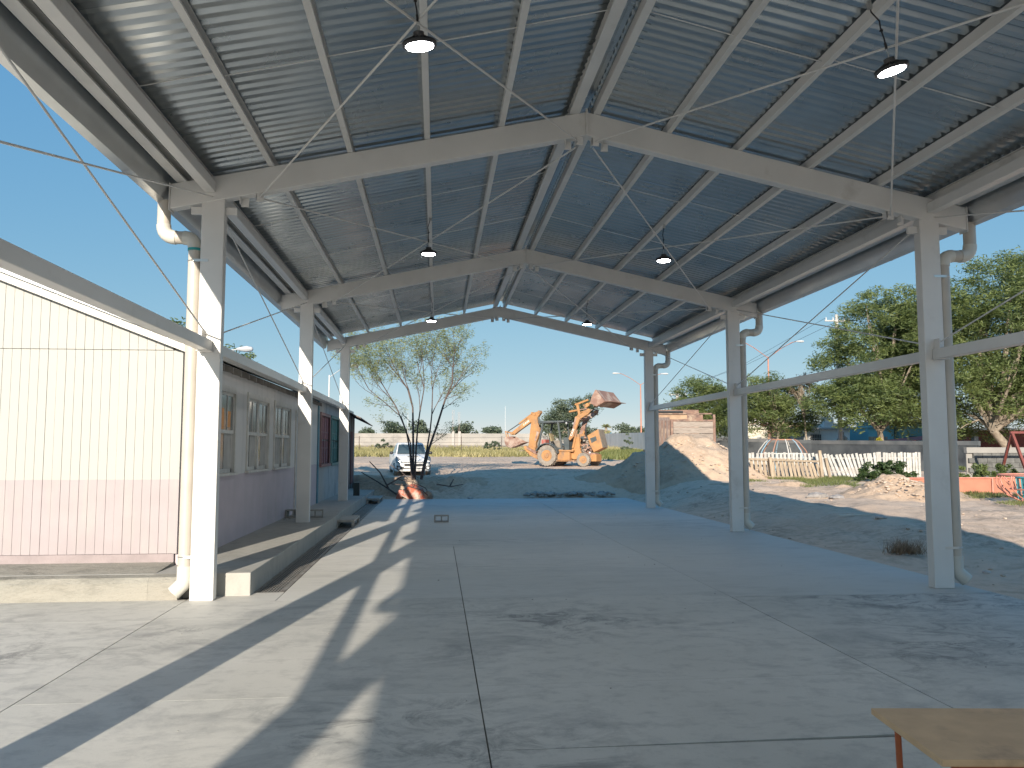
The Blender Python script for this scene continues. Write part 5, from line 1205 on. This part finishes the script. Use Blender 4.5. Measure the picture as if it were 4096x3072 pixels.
MB().tube([(.82 + .02 * math.sin(a), .19 * math.cos(a), 1.70 + .12 * math.sin(a)) for a in np.linspace(0, 2 * PI, 17)], .018, 6).build('steering_wheel', 'cord', bh)
# canopy
MB().hexa([(-.72, -.72, 2.62), (1.0, -.72, 2.66), (1.0, .72, 2.66), (-.72, .72, 2.62), (-.70, -.70, 2.76), (1.02, -.70, 2.76), (1.02, .70, 2.76), (-.70, .70, 2.76)]).build('canopy_roof', 'can_grey', bh, bevel=.02)
for s in (-1, 1):
    MB().bar((-.72, s * .66, 1.1), (-.40, s * .66, 2.64), .075, .10).build('canopy_post', 'can_grey', bh)
    MB().bar((.86, s * .66, 1.1), (.62, s * .66, 2.66), .075, .10).build('canopy_post', 'can_grey', bh)
for y in (-.5, .5): MB().lathe([(.03, 0), (.07, .02), (.075, .07)], (1.06, y, 2.60), 12, 'x').build('work_lamp', 'lamp_grey', bh)
# main frame, tank, loader towers
MB().box(.5, 2.9, -.34, .34, .50, .82).build('main_frame', 'cat_dark', bh, bevel=.02)
MB().box(.62, 1.42, -.78, -.36, .36, .86).build('fuel_tank', 'cat_or', bh, bevel=.03); MB().box(.55, 1.75, -.82, -.34, .30, .35).build('step', 'cat_or', bh)
MB().box(.62, 1.42, .36, .78, .36, .86).build('fuel_tank', 'cat_or', bh, bevel=.03)
MB().box(.60, 1.65, -.76, -.50, .88, .98).build('side_rail', 'cat_or', bh, bevel=.01)
for s in (-1, 1):
    MB().prism([(1.38, .55), (1.45, 1.2), (1.62, 1.95), (1.92, 1.92), (1.96, 1.05), (2.1, .75), (2.75, .62), (2.75, .40), (1.5, .42)], 'y', s * .42 - .05, s * .42 + .05).build('loader_tower', 'cat_or', bh, bevel=.012)
MB().box(2.66, 3.0, -.42, .42, .30, .72).build('front_bolster', 'cat_or', bh, bevel=.02); MB().box(2.3, 2.42, -.70, .74, .34, .50).build('front_axle', 'cat_dark', bh)
# engine: many castings, hoses and a filter
eng = MB().box(1.95, 2.62, -.24, .24, .85, 1.35).build('engine_block', 'cat_dark', bh, bevel=.03)
gg = random.Random(4)
for k in range(26):
    x, z = gg.uniform(1.93, 2.60), gg.uniform(.80, 1.72)
    if k % 3 == 0: MB().box(x - .07, x + .07, -.34, -.2, z - .05, z + .05).build('engine_casting', gg.choice(['can_grey', 'tyre', 'cat_dark']), eng, bevel=.015)
    elif k % 3 == 1: MB().cyl((x, -.38, z), (x, -.22, z), gg.uniform(.03, .07), n=12).build('pulley', gg.choice(['tyre', 'lamp_grey', 'can_grey']), eng)
    else: MB().tube([(x, -.3, z), (x + gg.uniform(-.2, .2), -.36, z + gg.uniform(-.2, .2)), (x + gg.uniform(-.3, .3), -.28, z + gg.uniform(-.15, .15))], .022, 6).build('hose', 'cord', eng)
MB().cyl((1.9, -.1, 1.70), (2.45, -.1, 1.66), .11, n=14).build('air_filter', 'can_grey', eng, smooth=40); MB().cyl((1.95, .1, 1.45), (2.55, .1, 1.42), .09, n=14).build('muffler', 'tyre', eng, smooth=40)
MB().tube([(2.1, .15, 1.5), (2.1, .15, 2.5)], .04, 8).build('exhaust_pipe', 'cord', bh)
# hood tipped forward
hp = [bp(x, y, -.42) for x, y in ((1228, 925), (1350, 845), (1398, 1080), (1300, 1135), (1255, 1040))]
MB().prism(hp, 'y', -.42, .42).build('hood', 'cat_or', bh, bevel=.03)
hs = [bp(x, y, -.42) for x, y in ((1262, 962), (1326, 935), (1338, 985), (1280, 1020))]
MB().prism(hs, 'y', -.435, -.421).build('hood_side_mesh', 'can_grey', bh)
g1, g2 = bp(1352, 850, -.42), bp(1399, 1074, -.42)
MB().hexa([(g2[0], -.40, g2[1]), (g2[0] + .03, -.40, g2[1]), (g2[0] + .03, .40, g2[1]), (g2[0], .40, g2[1]), (g1[0], -.40, g1[1]), (g1[0] + .03, -.40, g1[1]), (g1[0] + .03, .40, g1[1]), (g1[0], .40, g1[1])]).build('grille', 'grill', bh)
# loader arms
arm = [(1030, 985), (1013, 965), (1062, 830), (1090, 690), (1130, 672), (1238, 590), (1256, 600), (1258, 630), (1236, 660), (1142, 722), (1128, 765), (1072, 940)]
for s, nm in ((-1, 0), (1, 1)):
    MB().prism([bp(x, y, -.62) for x, y in arm], 'y', s * .62 - .065, s * .62 + .065).build('loader_arm', 'cat_or' if s < 0 else 'cat_dark', bh, bevel=.015)
    inner = [(1090, 705), (1112, 700), (1060, 900), (1046, 905)]
    MB().prism([bp(x, y, -.62) for x, y in inner], 'y', s * .62 - .072, s * .62 + .072).build('arm_web', 'cat_dark', bh)
    for (x0, y0, x1, y1, w) in ((1100, 535, 1238, 480, .11), (1112, 530, 1140, 675, .15),):
        a, c = bp(x0, y0, -.62), bp(x1, y1, -.62)
        MB().bar((a[0], s * .62, a[1]), (c[0], s * .62, c[1]), .09, w).build('bucket_link', 'cat_or', bh, bevel=.01)
    a, c, d = bp(1020, 624, -.62), bp(1130, 604, -.62), bp(1225, 590, -.62)
    MB().cyl((a[0], s * .62, a[1]), (c[0], s * .62, c[1]), .06, n=12).build('cylinder', 'cat_or', bh, smooth=50); MB().cyl((c[0], s * .62, c[1]), (d[0], s * .62, d[1]), .035, n=10).build('piston_rod', 'cat_dark', bh, smooth=50)
    for (x, y, r_) in ((1228, 622, .09), (1230, 545, .11), (1128, 675, .06), (1100, 535, .06)):
        q = bp(x, y, -.62); MB().cyl((q[0], s * .62 - .085, q[1]), (q[0], s * .62 + .085, q[1]), r_, n=16).build('pivot_pin', 'cat_or', bh, smooth=50)
    a, c = bp(1050, 1080, -.62), bp(1100, 860, -.62)
    MB().cyl((a[0], s * .52, a[1]), (c[0], s * .55, c[1]), .065, n=12).build('lift_cylinder', 'cat_or', bh, smooth=50)
a = bp(1140, 700, -.62); MB().cyl((a[0], -.6, a[1] - .08), (a[0], .6, a[1] - .08), .08, n=12).build('cross_tube', 'cat_dark', bh)
# front bucket: curved shell open to the far side
BW = 1.38
A_, B_, C_, D_, E_ = [Vector((*bp(x, y, -BW),)) for x, y in ((1285, 375), (1378, 517), (1292, 570), (1228, 530), (1243, 468))]
def V3(p, Y): return (p.x, Y, p.y)
prof_ = [A_, B_, C_]
b = MB(); b.add([V3(A_, -BW), V3(B_, -BW), V3(B_, BW), V3(A_, BW)], [(0, 1, 2, 3)]); 
def plate3(p, q, name, y0=-BW, y1=BW, th=.03, m='cat_dark'):
    d = (q - p).normalized(); n = Vector((-d.y, d.x)) * th
    return MB().hexa([V3(p, y0), V3(q, y0), V3(q, y1), V3(p, y1), V3(p + n, y0), V3(q + n, y0), V3(q + n, y1), V3(p + n, y1)]).build(name, m, bh)
plate3(A_, B_, 'bucket_floor'); plate3(B_, C_, 'bucket_lip'); plate3(C_, D_, 'bucket_back'); plate3(D_, E_, 'bucket_back'); plate3(E_, A_, 'bucket_top')
for Y in (-BW - .02, BW - .02): MB().prism([(p.x, p.y) for p in (A_, B_, C_, D_, E_)], 'y', Y, Y + .04).build('bucket_side', 'cat_dark', bh)
F_ = Vector(bp(1440, 519, -BW)); MB().hexa([V3(B_, -BW), V3(F_, -BW + .15), V3(F_, BW - .15), V3(B_, BW), V3(B_ + Vector((0, .035)), -BW), V3(F_ + Vector((0, .03)), -BW + .15), V3(F_ + Vector((0, .03)), BW - .15), V3(B_ + Vector((0, .035)), BW)]).build('cutting_edge', 'cat_dark', bh)
# backhoe boom, dipper, bucket, stabilisers
plate([(565, 1072), (652, 1085), (657, 1010), (714, 852), (680, 762), (673, 692), (716, 622), (712, 606), (695, 600), (645, 614), (598, 645), (603, 720), (586, 860)], 0, -.13, .13, 'boom', 'cat_or')
plate([(668, 860), (705, 845), (655, 990), (640, 990)], 0, -.14, .14, 'boom_web', 'cat_dark')
plate([(590, 645), (640, 628), (655, 660), (655, 705), (598, 742), (455, 850), (388, 906), (352, 892), (358, 868), (440, 800), (548, 700)], 0, -.11, .11, 'dipper', 'cat_or')
def rodp(x0, y0, x1, y1, r_, name, m, Y=0):
    a, c = bp(x0, y0, 0), bp(x1, y1, 0); return MB().cyl((a[0], Y, a[1]), (c[0], Y, c[1]), r_, n=12).build(name, m, bh, smooth=50)
rodp(612, 626, 440, 762, .065, 'dipper_cylinder', 'cat_or'); rodp(440, 762, 300, 860, .032, 'piston_rod', 'can_grey')
rodp(672, 640, 700, 820, .06, 'boom_cylinder', 'can_grey')
for (x, y, r_) in ((640, 640, .1), (612, 626, .07), (695, 612, .09), (690, 850, .10), (360, 888, .09), (605, 1080, .12)): 
    a = bp(x, y, 0); MB().cyl((a[0], -.17, a[1]), (a[0], .17, a[1]), r_, n=16).build('pivot_pin', 'cat_or', bh, smooth=50)
for q in ((275, 862, 388, 888, .035), (282, 868, 300, 950, .03)): 
    for Y in (-.12, .12): rodp(*q, 'bucket_linkage', 'cat_or', Y)
plate([(288, 935), (372, 928), (525, 1010), (440, 1050), (368, 1077), (330, 1070), (300, 1040), (286, 995)], 0, -.32, -.29, 'digging_bucket_side', 'cat_dark')
plate([(288, 935), (372, 928), (525, 1010), (440, 1050), (368, 1077), (330, 1070), (300, 1040), (286, 995)], 0, .29, .32, 'digging_bucket_side', 'cat_dark')
sp = [Vector(bp(x, y, 0)) for x, y in ((372, 928), (288, 935), (286, 995), (300, 1040), (330, 1070), (368, 1077), (440, 1050), (525, 1010))]
b = MB()
for p, q in zip(sp[:-1], sp[1:]):
    d = (q - p).normalized(); n = Vector((-d.y, d.x)) * .02
    b.hexa([V3(p, -.29), V3(q, -.29), V3(q, .29), V3(p, .29), V3(p + n, -.29), V3(q + n, -.29), V3(q + n, .29), V3(p + n, .29)])
b.build('digging_bucket', 'cat_dark', bh)
for k in range(5):
    Y = -.26 + k * .13; a = sp[-1]; MB().hexa([(a.x - .08, Y - .03, a.y - .03), (a.x + .12, Y - .015, a.y + .03), (a.x + .12, Y + .015, a.y + .03), (a.x - .08, Y + .03, a.y - .03), (a.x - .08, Y - .03, a.y + .02), (a.x + .12, Y - .015, a.y + .05), (a.x + .12, Y + .015, a.y + .05), (a.x - .08, Y + .03, a.y + .02)]).build('bucket_tooth', 'cat_dark', bh)
plate([(560, 1060), (660, 1075), (665, 1150), (580, 1140)], 0, -.28, .28, 'swing_post', 'cat_or')
for s in (-1, 1):
    MB().prism([bp(x, y, -.5) for x, y in ((490, 1058), (512, 1050), (655, 1140), (660, 1225), (560, 1170), (505, 1100))], 'y', s * .55 - .07, s * .55 + .07).build('stabiliser_leg', 'cat_or', bh, bevel=.015)
    MB().prism([bp(x, y, -.5) for x, y in ((540, 1065), (660, 1130), (655, 1165), (535, 1090))], 'y', s * .66 - .04, s * .66 + .04).build('stabiliser_cylinder', 'cat_dark', bh)
    a = bp(470, 1110, -.5); MB().box(a[0] - .14, a[0] + .14, s * .55 - .16, s * .55 + .16, a[1] - .05, a[1]).build('stabiliser_pad', 'grill', bh)
MB().tube([(*[bp(530 + 18 * math.cos(a), 1165 + 26 * math.sin(a), -.6)[0]], -.64, bp(530, 1165 + 26 * math.sin(a), -.6)[1]) for a in np.linspace(0, 2 * PI, 13)], .012, 5).build('hose_loop', 'cord', bh)
def lettering(txt, p0, p1, Y, h, parent, m='decal', name='lettering'):
    cu = bpy.data.curves.new('lettering', 'FONT'); cu.body = txt; cu.size = 1; cu.extrude = .02; cu.offset = .012
    o = bpy.data.objects.new('tmp', cu); COL.objects.link(o)
    bpy.context.view_layer.update()
    me = bpy.data.meshes.new_from_object(o.evaluated_get(bpy.context.evaluated_depsgraph_get())); bpy.data.objects.remove(o)
    xs_ = [v.co.x for v in me.vertices]; ysq = [v.co.y for v in me.vertices]
    x0, x1, y0, y1 = min(xs_), max(xs_), min(ysq), max(ysq)
    u = Vector((p1[0] - p0[0], p1[1] - p0[1])); L = u.length; u.normalize(); w = Vector((-u.y, u.x))
    for v in me.vertices:
        a = (v.co.x - x0) / (x1 - x0) * L; c = (v.co.y - y0) / (y1 - y0) * h; q = Vector(p0) + u * a + w * c
        v.co = (q.x, Y - v.co.z * .3, q.y)
    me.materials.append(M[m]); t = bpy.data.objects.new(name, me); COL.objects.link(t); t.parent = parent; return t
lettering('CASE', bp(508, 789, 0), bp(580, 731, 0), -.118, .115, bh)
lettering('CASE', bp(1053, 934, -.62), bp(1084, 845, -.62), -.70, .115, bh)

# ------------------------------------------------------------ white pickup
pu = thing('pickup_truck', 'small white pickup truck parked facing the viewer behind the young tree', 'pickup truck', (-1.17, 40.8, .60), R(-90) + R(7)); pu.scale = (1.1, 1.1, 1.1)
# local: X forward (towards the viewer), Y left, Z up; origin under the front bumper
M['car_white'] = mat('white_car_paint', (.74, .735, .72), rough=.35, spec=.4)
M['car_glass'] = mat('windscreen_glass', (.035, .055, .06), (.06, .085, .09), 2, .08, spec=.9)
M['car_black'] = mat('black_plastic', (.03, .03, .032), rough=.5); M['chrome'] = mat('bright_trim', (.75, .75, .75), rough=.2, metal=.9)
def ring(X, zb, zt_, hw, tw, r=.09, n=5):
    """rounded body section at X: half width hw at the belt, tw at the top"""
    pts = []
    for cx, cz, a0, a1, w in ((1, 1, 0, 90, tw), (-1, 1, 90, 180, tw), (-1, -1, 180, 270, hw), (1, -1, 270, 360, hw)):
        for k in range(n):
            a = R(a0 + (a1 - a0) * k / (n - 1))
            pts.append((X, cx * (w - r) + r * math.cos(a), (zt_ - r if cz > 0 else zb + r) + r * math.sin(a)))
    return pts
MB().loft([ring(.0, .30, .62, .60, .58), ring(-.06, .22, .72, .74, .68), ring(-.22, .20, .84, .81, .74), ring(-.55, .20, .93, .845, .775), ring(-1.05, .20, 1.01, .85, .80), ring(-1.6, .20, 1.03, .85, .83),
           ring(-2.9, .22, 1.05, .85, .83), ring(-4.3, .28, 1.06, .84, .82), ring(-4.45, .36, 1.02, .80, .78)]).build('body', 'car_white', pu, smooth=45)
MB().loft([[(-1.02, -.74, 1.0), (-1.02, .74, 1.0), (-2.95, .76, 1.03), (-2.95, -.76, 1.03)], [(-1.60, -.61, 1.47), (-1.60, .61, 1.47), (-2.72, .62, 1.48), (-2.72, -.62, 1.48)], [(-1.72, -.55, 1.545), (-1.72, .55, 1.545), (-2.6, .56, 1.55), (-2.6, -.56, 1.55)]]).build('cabin', 'car_white', pu, bevel=.02)
MB().hexa([(-1.02, -.68, 1.03), (-.99, -.68, 1.02), (-.99, .68, 1.02), (-1.02, .68, 1.03), (-1.58, -.575, 1.455), (-1.55, -.575, 1.46), (-1.55, .575, 1.46), (-1.58, .575, 1.455)]).build('windscreen', 'car_glass', pu)
for s in (-1, 1):
    MB().hexa([(-1.25, s * .745, 1.06), (-2.85, s * .765, 1.06), (-2.85, s * .76, 1.06), (-1.25, s * .74, 1.06), (-1.68, s * .635, 1.43), (-2.65, s * .64, 1.43), (-2.65, s * .63, 1.43), (-1.68, s * .625, 1.43)]).build('side_window', 'car_glass', pu)
    MB().loft([[(-1.22 + .07 * math.cos(a) * f, s * (.88 + .10 * (k)), 1.06 + .075 * math.sin(a) * f) for a in np.linspace(0, 2 * PI, 11)[:-1]] for k, f in ((-.4, .55), (.2, 1.0), (.9, .95), (1.25, .5))]).build('mirror', 'car_black', pu, smooth=50)
    hl = MB().loft([[( .0 + .012, s * .50, .60), (.0, s * .60, .68), (-.10, s * .765, .60), (-.20, s * .80, .72), (-.24, s * .775, .90), (-.10, s * .66, .84), (-.03, s * .52, .67)], [(.045, s * .50, .60), (.03, s * .60, .60), (-.05, s * .775, .60), (-.17, s * .825, .72), (-.21, s * .79, .91), (-.06, s * .67, .85), (.01, s * .52, .68)]]).build('headlight', mat('headlight_lens', (.32, .34, .36), (.16, .17, .18), 14, .1, spec=.9), pu)
    MB().lathe([(.02, .0), (.075, .012), (.085, .0)], (-.005, s * .66, .70), 14, 'x').build('reflector', 'chrome', hl)
    fl = MB().prism([(s * .42, .33), (s * .70, .29), (s * .76, .34), (s * .77, .49), (s * .44, .42)], 'x', -.10, .012).build('fog_light_housing', 'car_black', pu)
    MB().lathe([(.01, 0), (.06, .012), (.065, 0)], (.012, s * .66, .375), 14, 'x').build('fog_light', 'lamp_grey', fl)
    for X in (-.80, -3.45):
        w_ = MB().lathe([(.19, -.10), (.27, -.10), (.30, -.07), (.30, .07), (.27, .10), (.19, .10)], (X, s * .76, .30), 24, 'y').build('wheel', 'tyre', pu, smooth=40)
        MB().lathe([(.195, s * .101), (.17, s * .108), (.05, s * .115)], (X, s * .76, .30), 18, 'y').build('rim', 'lamp_grey', w_)
MB().box(-.03, .035, -.50, .50, .615, .650).build('upper_grille', 'car_black', pu); MB().box(-.04, .03, -.42, .42, .455, .560).build('grille', 'car_black', pu, bevel=.01)
MB().box(-.02, .048, -.50, .50, .565, .612).build('grille_bar', 'car_white', pu, bevel=.008)
MB().box(.048, .058, -.085, .085, .575, .600).box(.048, .0581, -.03, .03, .563, .612).build('badge', 'chrome', pu)
MB().box(-.05, .025, -.44, .44, .335, .375).build('lower_grille', 'car_black', pu)
MB().box(.026, .040, -.17, .17, .345, .445).build('number_plate', mat('plate_white', (.62, .60, .58), (.40, .36, .36), 30, .5), pu)
MB().hexa([(-.56, -.32, .935), (-.32, -.30, .895), (-.32, .30, .895), (-.56, .32, .935), (-.56, -.32, .955), (-.34, -.28, .918), (-.34, .28, .918), (-.56, .32, .955)]).build('hood_reflection_shape', 'car_white', pu)  # raised shape and dark strip stand in for a reflection on the hood
MB().box(-.335, -.318, -.25, .25, .902, .918).build('hood_reflection_strip', 'car_black', pu)
for y in (-.32, .32):
    MB().lathe([(.10, 0), (.15, .05), (.14, .35), (.08, .42)], (-2.2, y, .98), 12).build('seat_back', 'car_black', pu)
MB().tube([(-1.72, .38, 1.54), (-1.95, .38, 1.60), (-2.0, .38, 1.58)], .02, 6).build('roof_antenna', 'car_black', pu)
